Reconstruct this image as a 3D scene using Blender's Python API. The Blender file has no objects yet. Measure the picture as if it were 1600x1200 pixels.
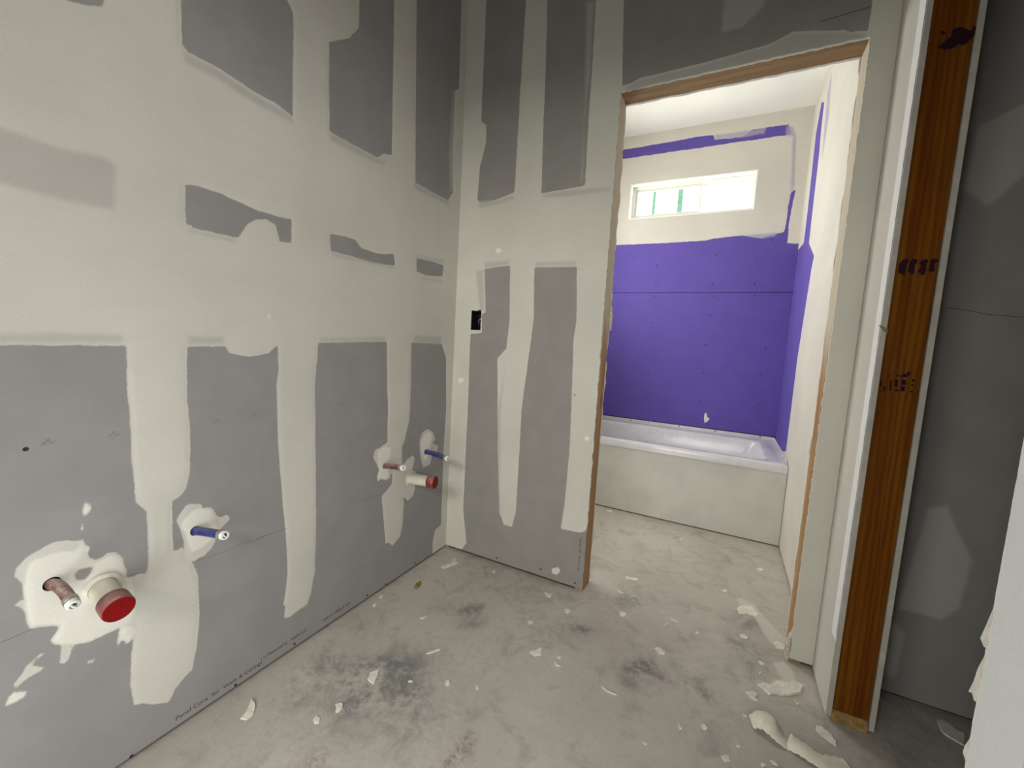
import bpy, bmesh, math, random
import numpy as np
from mathutils import Vector, Matrix

S = bpy.context.scene
COL = S.collection
random.seed(4)
RNG = np.random.default_rng(4)

# ------------------------------------------------------------------ camera
cam_d = bpy.data.cameras.new('camera'); cam = bpy.data.objects.new('camera', cam_d); COL.objects.link(cam)
cam_d.sensor_fit = 'HORIZONTAL'; cam_d.sensor_width = 36.0; cam_d.lens = 14.6191; cam_d.clip_start = 0.02
cam.matrix_world = Matrix([[0.887027, -0.094972, 0.451844, 1.214612], [0.458253, 0.061449, -0.886695, -1.722783], [0.056446, 0.993582, 0.098028, 1.084606], [0, 0, 0, 1]])
S.camera = cam

# ------------------------------------------------------------------ exposure, sky, window portal, added fill lamps
S.view_settings.view_transform = 'Standard'; S.view_settings.look = 'None'
S.view_settings.gamma = 1.0; S.view_settings.use_curve_mapping = False
S.view_settings.exposure = 1.5
W_ = bpy.data.worlds.new('overcast_sky'); S.world = W_; W_.use_nodes = True
bg = W_.node_tree.nodes['Background']
_t = W_.node_tree; _g = _t.nodes.new('ShaderNodeTexCoord'); _s = _t.nodes.new('ShaderNodeSeparateXYZ'); _m = _t.nodes.new('ShaderNodeMath'); _c = _t.nodes.new('ShaderNodeMath')
_t.links.new(_g.outputs['Generated'], _s.inputs[0]); _c.operation = 'MAXIMUM'; _t.links.new(_s.outputs[2], _c.inputs[0]); _c.inputs[1].default_value = 0.0
_m.operation = 'MULTIPLY_ADD'; _t.links.new(_c.outputs[0], _m.inputs[0]); _m.inputs[1].default_value = 5.0; _m.inputs[2].default_value = 2.5   # overcast: zenith three times the horizon
_t.links.new(_m.outputs[0], bg.inputs[1]); bg.inputs[0].default_value = (1.0, 0.985, 0.95, 1.0)

def portal(name, loc, rot, sx, sz):
    l = bpy.data.lights.new(name, 'AREA'); l.shape = 'RECTANGLE'; l.size = sx; l.size_y = sz
    l.cycles.is_portal = True
    o = bpy.data.objects.new(name, l); COL.objects.link(o); o.location = loc; o.rotation_euler = rot
    return o
# sky light enters by the bathroom window portal; the other lamps are added, unseen fill
portal('window_daylight', (0.84, 1.965, 2.285), (math.radians(-90), 0, 0), 0.90, 0.29)
DOORB = dict(x0=.22, x1=1.16, z1=2.05, y=-1.95)      # added doorway behind the camera, its header cuts light to the upper walls
SIDE = dict(y0=-1.88, y1=-1.22, z0=0.0, z1=2.05)     # made-up opening in the right-hand wall, for the side fill lamp
def fill_light(name, loc, rot, sx, sz, radiance, col):
    l = bpy.data.lights.new(name, 'AREA'); l.shape = 'RECTANGLE'; l.size = sx; l.size_y = sz
    l.energy = radiance*math.pi*sx*sz; l.color = col
    o = bpy.data.objects.new(name, l); COL.objects.link(o); o.location = loc; o.rotation_euler = rot
fill_light('tub_room_high_fill', (-.07, 1.10, 1.80), (0, math.radians(-90), 0), .9, .70, 3.7, (1.0, .99, .96))  # invented lamp in an unseen opening, fills the tub room
fill_light('tub_room_low_fill', (-.07, .55, .60), (0, math.radians(-90), 0), .8, .50, 1.4, (1.0, .99, .95))  # second unseen fill lamp, low in the tub room
fill_light('next_room_high_fill', (.92, -3.55, 2.2), (math.radians(90), 0, 0), 1.2, .6, 7.5, (1.0, .985, .955))  # unseen lamp added beyond the doorway; no window stands there
fill_light('next_room_low_fill', (.69, -2.1, .45), (math.radians(90), 0, 0), .85, .8, 1.45, (.92, .98, 1.0))  # low panel added just behind the doorway as fill
fill_light('side_fill', (1.66, -1.55, .85), (0, math.radians(90), 0), .7, .60, 1.15, (.98, .985, .98))  # lamp added beside the camera to lift the left wall

# ------------------------------------------------------------------ outlines measured on the walls and floor (metres on each surface)
D = {
 'LW_bare': [[[-1.157,1.924],[-0.876,2.139],[-0.895,2.024],[-0.875,2.003],[-0.875,1.934],[-0.876,1.718],[-0.929,1.73],[-0.984,1.727],[-1.081,1.737],[-1.148,1.734],[-1.159,1.745]],[[-0.641,2.319],[-0.478,2.445],[-0.473,2.319],[-0.465,1.776],[-0.505,1.764],[-0.536,1.738],[-0.552,1.738],[-0.654,1.734],[-0.746,1.735],[-0.752,2.0],[-0.675,2.06],[-0.634,2.118],[-0.633,2.207]],[[-0.352,2.542],[-0.06,2.766],[-0.057,2.609],[-0.049,2.239],[-0.078,2.213],[-0.081,2.05],[-0.079,1.882],[-0.061,1.774],[-0.098,1.725],[-0.215,1.722],[-0.268,1.723],[-0.325,1.724],[-0.352,2.403]],[[-1.158,1.425],[-1.122,1.43],[-1.084,1.43],[-0.985,1.416],[-0.929,1.415],[-0.878,1.42],[-0.878,1.35],[-0.915,1.347],[-0.927,1.39],[-0.958,1.399],[-0.985,1.39],[-1.006,1.375],[-1.034,1.327],[-1.086,1.326],[-1.157,1.326]],[[-0.74,1.413],[-0.675,1.419],[-0.633,1.418],[-0.603,1.396],[-0.525,1.392],[-0.44,1.409],[-0.431,1.366],[-0.556,1.355],[-0.646,1.359],[-0.734,1.358]],[[-0.302,1.422],[-0.175,1.428],[-0.112,1.426],[-0.119,1.375],[-0.239,1.361],[-0.299,1.367]],[[-1.367,1.717],[-1.293,1.77],[-1.3,1.729],[-1.33,1.711],[-1.353,1.704]],[[-2.9,0.0],[-2.9,1.05],[-1.51,1.023],[-1.425,1.027],[-1.283,1.028],[-1.164,1.028],[-1.07,1.032],[-1.06,1.013],[-1.005,1.002],[-0.948,1.013],[-0.925,1.034],[-0.773,1.048],[-0.469,1.061],[-0.103,1.062],[-0.063,0.992],[-0.045,0.736],[-0.053,0.543],[-0.048,0.14],[-0.095,0.131],[-0.112,0.081],[-0.11,-0.037],[-0.02,-0.02],[-2.9,-0.02]]],
 'LW_thin': [[[-1.164,1.741],[-1.148,1.734],[-1.081,1.737],[-0.984,1.727],[-0.869,1.719],[-0.869,1.695],[-0.984,1.692],[-1.081,1.702],[-1.158,1.7]],[[-0.75,1.739],[-0.655,1.739],[-0.536,1.738],[-0.488,1.748],[-0.503,1.714],[-0.654,1.703],[-0.75,1.7]],[[-0.341,1.723],[-0.098,1.73],[-0.057,1.729],[-0.096,1.699],[-0.34,1.691]],[[-1.507,1.4],[-1.449,1.427],[-1.418,1.427],[-1.38,1.424],[-1.309,1.434],[-1.282,1.425],[-1.287,1.32],[-1.362,1.313],[-1.414,1.315],[-1.454,1.317],[-1.511,1.31]],[[-1.509,1.052],[-1.38,1.059],[-1.282,1.059],[-1.282,1.028],[-1.51,1.023]],[[-1.163,1.06],[-1.07,1.063],[-1.067,1.032],[-1.164,1.028]],[[-0.778,1.067],[-0.47,1.086],[-0.469,1.058],[-0.778,1.046]],[[-0.31,1.099],[-0.106,1.102],[-0.102,1.053],[-0.308,1.057]],[[-1.156,1.327],[-1.086,1.326],[-1.034,1.327],[-1.041,1.305],[-1.086,1.311],[-1.156,1.31]],[[-0.734,1.358],[-0.431,1.366],[-0.434,1.348],[-0.734,1.337]],[[-0.323,1.347],[-0.113,1.364],[-0.121,1.342],[-0.301,1.334]],[[-0.327,1.438],[-0.104,1.457],[-0.112,1.429],[-0.302,1.422]],[[-0.112,1.926],[-0.102,2.205],[-0.073,2.22],[-0.066,1.916],[-0.061,1.774],[-0.09,1.764]]],
 'LW_mud': [[[-1.281,1.058],[-1.16,1.064],[-1.162,0.901],[-1.157,0.817],[-1.159,0.707],[-1.17,0.658],[-1.188,0.64],[-1.2,0.64],[-1.2,0.574],[-1.2,0.502],[-1.18,0.506],[-1.171,0.471],[-1.156,0.45],[-1.145,0.409],[-1.143,0.297],[-1.151,0.208],[-1.163,0.148],[-1.187,0.136],[-1.202,0.123],[-1.218,0.094],[-1.251,0.115],[-1.274,0.137],[-1.291,0.144],[-1.296,0.204],[-1.293,0.269],[-1.284,0.338],[-1.279,0.426],[-1.258,0.465],[-1.253,0.496],[-1.253,0.626],[-1.261,0.639],[-1.273,0.656],[-1.278,0.76],[-1.279,0.866],[-1.282,0.941]],[[-0.925,1.075],[-0.78,1.082],[-0.782,0.997],[-0.791,0.911],[-0.786,0.691],[-0.78,0.462],[-0.783,0.241],[-0.798,0.177],[-0.812,0.138],[-0.856,0.135],[-0.879,0.13],[-0.897,0.139],[-0.893,0.183],[-0.902,0.182],[-0.893,0.228],[-0.887,0.292],[-0.889,0.37],[-0.905,0.548],[-0.92,0.738],[-0.925,0.919],[-0.918,0.958]],[[-0.467,1.097],[-0.319,1.104],[-0.312,0.881],[-0.313,0.725],[-0.342,0.63],[-0.357,0.604],[-0.347,0.473],[-0.341,0.427],[-0.333,0.352],[-0.337,0.249],[-0.351,0.201],[-0.383,0.184],[-0.398,0.176],[-0.422,0.201],[-0.441,0.203],[-0.452,0.292],[-0.471,0.421],[-0.439,0.442],[-0.413,0.457],[-0.412,0.518],[-0.426,0.485],[-0.451,0.484],[-0.474,0.496],[-0.495,0.491],[-0.499,0.513],[-0.489,0.538],[-0.504,0.568],[-0.522,0.598],[-0.513,0.628],[-0.492,0.632],[-0.464,0.639],[-0.447,0.649],[-0.448,0.784],[-0.456,0.89]],[[-0.353,0.517],[-0.321,0.545],[-0.284,0.557],[-0.27,0.539],[-0.284,0.486],[-0.258,0.473],[-0.262,0.389],[-0.274,0.363],[-0.308,0.349],[-0.33,0.374],[-0.372,0.413],[-0.376,0.495]],[[-0.242,0.611],[-0.222,0.649],[-0.186,0.662],[-0.146,0.64],[-0.119,0.6],[-0.148,0.587],[-0.096,0.561],[-0.105,0.534],[-0.144,0.53],[-0.156,0.482],[-0.208,0.479],[-0.234,0.543]],[[-1.186,0.594],[-1.171,0.615],[-1.156,0.616],[-1.134,0.607],[-1.129,0.593],[-1.118,0.594],[-1.106,0.588],[-1.098,0.563],[-1.087,0.554],[-1.07,0.555],[-1.061,0.541],[-1.078,0.528],[-1.092,0.515],[-1.104,0.482],[-1.115,0.469],[-1.131,0.461],[-1.151,0.456],[-1.165,0.458],[-1.176,0.478],[-1.177,0.522],[-1.185,0.56],[-1.193,0.58]],[[-1.465,0.581],[-1.455,0.597],[-1.442,0.605],[-1.414,0.616],[-1.39,0.613],[-1.374,0.602],[-1.37,0.609],[-1.366,0.604],[-1.362,0.588],[-1.355,0.581],[-1.361,0.568],[-1.357,0.556],[-1.347,0.547],[-1.336,0.55],[-1.327,0.556],[-1.311,0.551],[-1.3,0.53],[-1.298,0.509],[-1.292,0.498],[-1.296,0.484],[-1.285,0.475],[-1.274,0.479],[-1.263,0.474],[-1.253,0.458],[-1.25,0.36],[-1.28,0.352],[-1.289,0.353],[-1.307,0.361],[-1.33,0.36],[-1.363,0.36],[-1.389,0.37],[-1.405,0.38],[-1.418,0.39],[-1.425,0.399],[-1.417,0.411],[-1.41,0.426],[-1.421,0.433],[-1.442,0.443],[-1.451,0.445],[-1.455,0.46],[-1.455,0.481],[-1.46,0.497],[-1.473,0.51],[-1.457,0.515],[-1.456,0.543],[-1.467,0.569]],[[-1.31,0.363],[-1.289,0.357],[-1.279,0.343],[-1.28,0.333],[-1.288,0.316],[-1.299,0.312],[-1.305,0.327],[-1.313,0.324],[-1.316,0.313],[-1.317,0.335]],[[-1.407,0.385],[-1.391,0.371],[-1.395,0.348],[-1.401,0.334],[-1.411,0.341],[-1.409,0.358]],[[-1.368,0.32],[-1.364,0.312],[-1.353,0.317],[-1.362,0.305],[-1.368,0.311]],[[-1.43,0.382],[-1.441,0.373],[-1.452,0.371],[-1.446,0.362],[-1.426,0.344],[-1.441,0.344],[-1.453,0.343],[-1.467,0.339],[-1.474,0.33],[-1.478,0.34],[-1.464,0.361],[-1.455,0.375],[-1.441,0.384]],[[-1.459,0.315],[-1.462,0.306],[-1.475,0.303],[-1.489,0.306],[-1.485,0.321],[-1.477,0.326]],[[-1.362,0.686],[-1.357,0.686],[-1.35,0.675],[-1.354,0.661],[-1.363,0.653],[-1.365,0.665]],[[-1.365,0.648],[-1.362,0.646],[-1.364,0.626],[-1.369,0.622],[-1.368,0.634]],[[-1.161,1.33],[-1.161,1.305],[-1.145,1.309],[-1.144,1.331]]],
 'LW_white': [[[-1.454,0.555],[-1.451,0.575],[-1.445,0.591],[-1.431,0.591],[-1.415,0.594],[-1.396,0.59],[-1.379,0.583],[-1.37,0.605],[-1.366,0.6],[-1.364,0.586],[-1.356,0.58],[-1.362,0.567],[-1.361,0.557],[-1.35,0.542],[-1.338,0.543],[-1.325,0.551],[-1.311,0.542],[-1.303,0.528],[-1.301,0.51],[-1.296,0.497],[-1.299,0.482],[-1.285,0.469],[-1.282,0.436],[-1.283,0.404],[-1.281,0.386],[-1.289,0.363],[-1.309,0.364],[-1.332,0.362],[-1.363,0.363],[-1.389,0.372],[-1.405,0.383],[-1.417,0.393],[-1.423,0.401],[-1.414,0.413],[-1.407,0.427],[-1.421,0.437],[-1.441,0.447],[-1.45,0.45],[-1.453,0.461],[-1.453,0.48],[-1.455,0.501],[-1.455,0.515],[-1.456,0.536]],[[-1.31,0.363],[-1.289,0.355],[-1.281,0.335],[-1.289,0.318],[-1.299,0.315],[-1.305,0.33],[-1.313,0.327]],[[-1.459,0.315],[-1.462,0.306],[-1.475,0.303],[-1.489,0.306],[-1.485,0.321],[-1.477,0.326]],[[-1.362,0.686],[-1.357,0.686],[-1.35,0.675],[-1.354,0.661],[-1.363,0.653],[-1.365,0.665]],[[-1.179,0.575],[-1.157,0.598],[-1.137,0.599],[-1.111,0.583],[-1.1,0.551],[-1.095,0.525],[-1.109,0.497],[-1.136,0.485],[-1.159,0.482],[-1.168,0.509],[-1.172,0.537],[-1.182,0.559]],[[-0.499,0.62],[-0.464,0.631],[-0.423,0.623],[-0.422,0.584],[-0.44,0.561],[-0.43,0.495],[-0.452,0.49],[-0.474,0.501],[-0.495,0.496],[-0.495,0.512],[-0.486,0.537],[-0.497,0.574]],[[-0.229,0.608],[-0.203,0.64],[-0.166,0.646],[-0.145,0.618],[-0.161,0.564],[-0.178,0.521],[-0.205,0.512],[-0.226,0.559]],[[-0.954,1.126],[-0.946,1.129],[-0.943,1.121],[-0.95,1.115],[-0.956,1.118]]],
 'LW_hole': [[[-1.383,0.529],[-1.378,0.538],[-1.352,0.535],[-1.355,0.521],[-1.367,0.51],[-1.381,0.517]]],
 'BW_bare': [[[0.094,2.781],[0.292,2.714],[0.299,2.56],[0.297,2.407],[0.295,2.144],[0.294,1.762],[0.2,1.739],[0.113,1.733],[0.098,1.749],[0.104,1.899],[0.132,2.003],[0.128,2.079],[0.099,2.099],[0.099,2.155],[0.096,2.621]],[[0.395,2.68],[0.609,2.609],[0.615,2.467],[0.619,2.202],[0.619,2.03],[0.624,1.752],[0.528,1.747],[0.428,1.742],[0.418,2.015],[0.412,2.275]],[[0.72,2.572],[1.503,2.311],[1.509,2.201],[1.508,2.113],[1.466,2.12],[1.448,2.131],[1.309,2.164],[1.238,2.141],[1.041,2.131],[0.815,2.129],[0.78,2.118],[0.748,2.115],[0.738,2.291]],[[0.156,1.427],[0.292,1.437],[0.305,1.19],[0.296,1.056],[0.251,1.008],[0.28,0.579],[0.307,0.266],[0.335,0.209],[0.38,0.211],[0.396,0.288],[0.396,0.599],[0.394,0.78],[0.414,1.019],[0.428,1.193],[0.416,1.425],[0.613,1.421],[0.629,1.198],[0.621,1.116],[0.63,0.922],[0.639,0.639],[0.634,0.375],[0.624,0.265],[0.666,0.267],[0.711,0.27],[0.736,0.28],[0.746,0.309],[0.772,0.408],[0.796,-0.083],[-0.017,-0.165],[0.129,0.06],[0.101,0.216],[0.099,0.249],[0.099,0.743],[0.094,1.116],[0.159,1.125],[0.154,1.216],[0.175,1.223]]],
 'BW_thin': [[[0.098,1.749],[0.2,1.739],[0.295,1.754],[0.303,1.728],[0.201,1.71],[0.108,1.701]],[[0.428,1.742],[0.528,1.747],[0.735,1.739],[0.742,1.713],[0.531,1.71],[0.43,1.715]],[[0.102,1.422],[0.156,1.427],[0.175,1.223],[0.135,1.222]],[[0.146,1.463],[0.29,1.466],[0.292,1.434],[0.156,1.424]],[[0.414,1.453],[0.613,1.453],[0.616,1.419],[0.416,1.422]],[[1.084,2.348],[1.222,2.306],[1.218,2.267],[1.199,2.248],[1.155,2.212],[1.083,2.214],[1.082,2.265]],[[0.569,2.48],[0.615,2.467],[0.619,2.202],[0.605,2.032],[0.619,1.778],[0.599,1.755],[0.595,2.059]],[[0.78,2.118],[0.815,2.129],[1.041,2.131],[1.238,2.141],[1.309,2.164],[1.448,2.131],[1.508,2.109],[1.514,2.085],[1.317,2.089],[1.045,2.086],[0.819,2.084],[0.76,2.084],[0.753,2.114]],[[0.262,0.764],[0.295,1.011],[0.302,1.011],[0.29,0.767],[0.317,0.269],[0.303,0.265]]],
 'BW_mud': [[[0.594,0.068],[0.625,0.083],[0.638,0.069],[0.621,0.045],[0.596,0.044]],[[0.003,0.018],[0.012,0.09],[0.035,0.114],[0.062,0.052],[0.054,-0.03],[0.006,-0.037]]],
 'BW_white': [[[0.03,0.891],[0.049,0.902],[0.068,0.894],[0.065,0.875],[0.039,0.869]],[[0.702,0.698],[0.712,0.705],[0.724,0.699],[0.723,0.684],[0.706,0.682]],[[0.203,1.513],[0.23,1.521],[0.248,1.505],[0.225,1.492]]],
 'CW_mud': [[[1.809,0.652],[1.858,0.674],[1.893,0.591],[1.933,0.52],[1.924,0.353],[1.887,0.301],[1.841,0.301],[1.772,0.298],[1.791,0.478]],[[1.741,0.298],[1.81,0.235],[1.806,0.065],[1.76,0.068]],[[1.783,1.778],[1.902,1.84],[1.926,1.652],[1.838,1.54],[1.777,1.6]]],
 'FW_bare': [[[-0.103,2.727],[0.309,2.706],[0.716,2.71],[0.852,2.716],[0.966,2.711],[0.982,2.676],[1.164,2.665],[1.221,2.703],[1.319,2.703],[1.442,2.703],[1.463,2.641],[1.434,2.633],[1.327,2.633],[0.913,2.633],[0.315,2.635],[-0.095,2.62]],[[1.529,2.257],[1.504,2.243],[1.496,2.136],[1.497,2.048],[1.493,1.974],[1.433,1.961],[1.356,1.939],[1.232,1.965],[1.106,1.959],[0.977,1.943],[0.746,1.942],[0.307,1.946],[-0.164,1.955],[-0.033,0.156],[1.718,0.309],[1.638,1.883],[1.517,1.894],[1.513,2.047]]],
 'FW_thin': [[[0.961,2.716],[1.22,2.708],[1.319,2.708],[1.304,2.659],[1.165,2.656],[0.983,2.672]],[[1.427,2.702],[1.473,2.689],[1.502,2.617],[1.526,2.283],[1.519,2.241],[1.496,2.244],[1.47,2.61],[1.427,2.625]],[[1.232,1.969],[1.353,1.975],[1.451,1.977],[1.447,1.942],[1.357,1.93],[1.241,1.955]]],
 'FW_white': [[[1.104,0.623],[1.117,0.63],[1.124,0.595],[1.143,0.588],[1.132,0.566],[1.111,0.548],[1.103,0.577]]],
 'SW_bare': [[[1.542,2.671],[1.43,2.614],[1.416,2.444],[1.381,2.303],[1.349,1.778],[1.396,1.781],[1.349,1.778],[1.097,1.651],[1.131,1.588],[1.24,1.089],[1.239,0.524],[2.237,0.346],[2.057,1.849],[1.576,1.831],[1.579,2.031],[1.629,2.521]]],
 'SW_thin': [[[1.347,2.624],[1.257,2.694],[1.172,2.417],[1.213,2.268],[1.22,2.168],[1.303,2.411]]],
 'dust': [[[1.355,0.378],[1.381,0.354],[1.429,0.331],[1.46,0.249],[1.5,0.182],[1.523,0.142],[1.509,0.066],[1.469,0.08],[1.442,0.147],[1.424,0.227],[1.366,0.291]],[[1.42,-0.19],[1.462,-0.126],[1.512,-0.09],[1.559,-0.098],[1.546,-0.145],[1.484,-0.182],[1.437,-0.207]],[[1.46,-0.038],[1.502,-0.005],[1.526,-0.049],[1.527,-0.111],[1.49,-0.118],[1.476,-0.079]]],
 'chips': [[[0.071,-1.047],[0.106,-1.056],[0.126,-1.076],[0.126,-1.094],[0.108,-1.1],[0.099,-1.078]],[[0.305,-0.776],[0.321,-0.798],[0.334,-0.827],[0.303,-0.823],[0.289,-0.799]],[[0.292,-0.936],[0.298,-0.927],[0.309,-0.923],[0.321,-0.935],[0.321,-0.948],[0.315,-0.954],[0.304,-0.943]],[[0.278,-0.999],[0.277,-0.988],[0.291,-0.987],[0.302,-0.997],[0.296,-1.007]],[[0.517,-0.703],[0.523,-0.694],[0.537,-0.703],[0.536,-0.715],[0.525,-0.713]],[[0.61,-0.67],[0.616,-0.664],[0.624,-0.673],[0.618,-0.68]],[[0.416,-0.764],[0.419,-0.756],[0.431,-0.755],[0.424,-0.765]],[[0.391,-0.642],[0.401,-0.622],[0.418,-0.598],[0.421,-0.606],[0.404,-0.631]],[[0.254,-0.511],[0.257,-0.496],[0.27,-0.488],[0.265,-0.505]],[[0.047,-0.553],[0.037,-0.54],[0.047,-0.529],[0.056,-0.548]],[[0.026,-0.497],[0.018,-0.482],[0.032,-0.478],[0.038,-0.495]],[[0.097,-0.168],[0.109,-0.133],[0.128,-0.085],[0.143,-0.09],[0.134,-0.13],[0.12,-0.173]],[[0.102,-0.08],[0.108,-0.062],[0.122,-0.082],[0.115,-0.093]],[[0.32,-0.07],[0.327,-0.052],[0.341,-0.07],[0.333,-0.081]],[[0.598,-0.086],[0.617,-0.09],[0.636,-0.084],[0.639,-0.114],[0.62,-0.111]],[[0.719,-0.156],[0.731,-0.143],[0.746,-0.154],[0.738,-0.178],[0.727,-0.17]],[[0.694,-0.447],[0.711,-0.426],[0.724,-0.403],[0.735,-0.44],[0.718,-0.457]],[[0.618,-0.303],[0.634,-0.288],[0.643,-0.296],[0.635,-0.314]],[[0.787,-0.443],[0.796,-0.444],[0.814,-0.453],[0.798,-0.459]],[[0.786,-0.416],[0.797,-0.409],[0.802,-0.416],[0.791,-0.423]],[[0.92,-0.054],[0.929,-0.039],[0.945,-0.038],[0.949,-0.055],[0.937,-0.072],[0.926,-0.07]],[[1.082,-0.188],[1.096,-0.176],[1.12,-0.187],[1.118,-0.207],[1.099,-0.214]],[[0.883,0.241],[0.906,0.243],[0.942,0.26],[0.941,0.234],[0.912,0.228],[0.897,0.218]],[[0.874,0.107],[0.893,0.101],[0.908,0.094],[0.889,0.093]],[[1.109,0.021],[1.125,0.027],[1.148,0.014],[1.129,0.015]],[[1.095,-0.033],[1.105,-0.009],[1.109,-0.006],[1.1,-0.034]],[[0.955,-0.46],[0.974,-0.469],[0.993,-0.47],[1.009,-0.471],[0.996,-0.473],[0.976,-0.474]],[[1.189,-0.473],[1.195,-0.479],[1.201,-0.492],[1.193,-0.492]],[[1.251,-0.443],[1.26,-0.441],[1.269,-0.449],[1.262,-0.458],[1.254,-0.456]],[[1.298,0.376],[1.316,0.394],[1.321,0.374],[1.303,0.356]],[[1.209,-0.01],[1.218,-0.0],[1.223,-0.01],[1.212,-0.021]],[[1.361,0.067],[1.375,0.079],[1.392,0.069],[1.385,0.052],[1.367,0.05]],[[1.419,-0.055],[1.429,-0.053],[1.44,-0.063],[1.43,-0.073],[1.42,-0.069]],[[1.415,-0.122],[1.426,-0.106],[1.425,-0.116],[1.419,-0.126]],[[1.358,0.26],[1.379,0.288],[1.409,0.302],[1.427,0.278],[1.439,0.251],[1.424,0.232],[1.396,0.234],[1.365,0.214]],[[1.372,-0.24],[1.393,-0.221],[1.408,-0.225],[1.399,-0.247],[1.407,-0.261],[1.391,-0.262],[1.383,-0.251]],[[1.408,-0.183],[1.422,-0.165],[1.44,-0.17],[1.471,-0.126],[1.503,-0.12],[1.519,-0.104],[1.55,-0.113],[1.535,-0.148],[1.512,-0.168],[1.488,-0.188],[1.459,-0.199],[1.44,-0.213],[1.429,-0.2]],[[1.508,-0.195],[1.514,-0.195],[1.523,-0.203],[1.516,-0.212]],[[1.305,-0.522],[1.314,-0.511],[1.326,-0.511],[1.326,-0.526],[1.314,-0.535]],[[1.341,-0.465],[1.349,-0.458],[1.355,-0.463],[1.347,-0.472]],[[0.591,1.004],[0.627,1.016],[0.638,0.986],[0.606,0.976]],[[1.068,0.829],[1.081,0.838],[1.083,0.82],[1.07,0.811]],[[1.454,0.693],[1.478,0.716],[1.489,0.701],[1.467,0.673]],[[1.107,-0.59],[1.122,-0.589],[1.117,-0.597]],[[1.476,0.084],[1.49,0.101],[1.514,0.088],[1.507,0.06],[1.484,0.058]],[[1.36,-0.337],[1.367,-0.338],[1.372,-0.345],[1.364,-0.347]],[[1.551,-0.288],[1.557,-0.267],[1.569,-0.263],[1.578,-0.274],[1.591,-0.285],[1.597,-0.304],[1.596,-0.322],[1.583,-0.315],[1.566,-0.302]],[[1.896,-0.05],[1.91,-0.034],[1.922,-0.042],[1.933,-0.061],[1.952,-0.068],[1.93,-0.123],[1.917,-0.117],[1.897,-0.105],[1.891,-0.09]],[[1.398,-0.492],[1.405,-0.484],[1.413,-0.489],[1.404,-0.498]],[[1.422,-0.466],[1.434,-0.463],[1.441,-0.473],[1.429,-0.476]]],
 'yellow': [[0.107,-0.376],[0.094,-0.345],[0.095,-0.315],[0.118,-0.347],[0.117,-0.375]],
 'ribbon_ends': [[1.39,-0.351],[1.481,-0.364],[1.476,-0.367],[1.617,-0.404]],
 'splinter': [[1.329,0.242]],
 'stain': [[0.124,-0.832,0.05,0.5],[0.219,-0.822,0.06,0.6],[0.289,-0.78,0.05,1.0],[0.344,-0.793,0.08,0.6],[0.359,-0.722,0.06,0.6],[0.313,-0.868,0.08,0.5],[0.429,-0.77,0.07,0.4],[0.337,-0.926,0.025,0.8],[0.369,-0.375,0.035,0.9],[0.406,-0.338,0.03,0.9],[0.295,-0.383,0.05,0.4],[0.437,-0.433,0.05,0.4],[0.14,-0.915,0.07,0.35],[0.17,-0.98,0.06,0.3],[0.427,-0.853,0.1,0.3],[0.805,-0.226,0.025,0.8],[0.831,-0.227,0.02,0.9],[0.77,-0.239,0.04,0.4],[0.94,0.076,0.05,0.5],[0.981,0.075,0.05,0.3],[0.873,0.007,0.06,0.3],[1.05,-0.303,0.05,0.6],[1.024,-0.336,0.03,0.7],[1.026,-0.397,0.025,0.7],[1.08,-0.292,0.04,0.5],[1.113,-0.33,0.04,0.4],[1.243,-0.317,0.025,0.8],[1.198,-0.303,0.02,0.7],[1.381,0.006,0.07,0.5],[1.41,0.171,0.05,0.5],[1.389,-0.063,0.05,0.5],[0.494,-0.787,0.05,0.3],[0.339,-0.667,0.08,0.2],[0.598,-0.8,0.08,0.2],[0.559,-0.138,0.1,0.35],[0.701,-0.332,0.06,0.4],[0.106,-0.679,0.08,0.25],[0.293,-1.048,0.12,0.2],[0.561,-0.869,0.1,0.25],[0.346,-0.16,0.12,0.25],[1.248,-0.216,0.1,0.2],[1.291,-0.39,0.1,0.2],[1.67,-0.261,0.15,0.3],[1.823,-0.075,0.15,0.3],[1.16,0.96,0.04,0.6],[1.364,0.863,0.05,0.6],[0.895,0.995,0.06,0.3],[0.647,1.005,0.05,0.3],[1.266,0.887,0.05,0.4]],
 'red': [[0.686,-0.817,0.015,0.8],[0.691,-0.846,0.02,0.9],[0.689,-0.874,0.02,0.8],[0.682,-0.901,0.02,0.6],[0.677,-0.923,0.02,0.5],[0.388,-1.063,0.03,0.5],[0.375,-1.089,0.04,0.4],[1.125,-0.316,0.02,0.7],[1.156,-0.319,0.018,0.5]],
 'screw_L': [[-1.052,0.018],[-1.298,0.014],[-0.86,0.023],[-0.536,0.023],[-0.431,0.016],[-0.244,0.025],[-1.442,0.821]],
 'screw_B': [[0.307,0.031],[0.708,0.034],[0.645,0.876],[0.541,0.048]],
 'screw_F': [[0.651,1.767],[1.066,1.834],[1.342,1.799],[0.655,1.606],[1.065,1.616],[1.344,1.616],[0.652,1.524],[1.073,1.524],[1.353,1.529],[0.655,1.314],[1.069,1.384],[0.652,1.111],[1.054,1.153],[1.072,1.154],[1.459,1.151],[0.655,0.902],[1.066,0.936],[1.446,0.953],[0.646,0.709],[1.059,0.709],[1.452,0.735],[1.425,1.921]],
 'xmarks': [[-1.411,0.827],[-1.308,0.826],[-1.095,0.825],[-0.993,0.827],[-0.804,0.815],[-0.674,0.829]],
 'textL': [[-1.208,0.026],[-0.906,0.04]],
 'textL2': [[-0.98,0.045],[-0.786,0.046]],
 'textL3': [[-0.76,0.039],[-0.566,0.034]],
 'textB': [[0.713,0.239],[0.712,0.053]],
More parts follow.
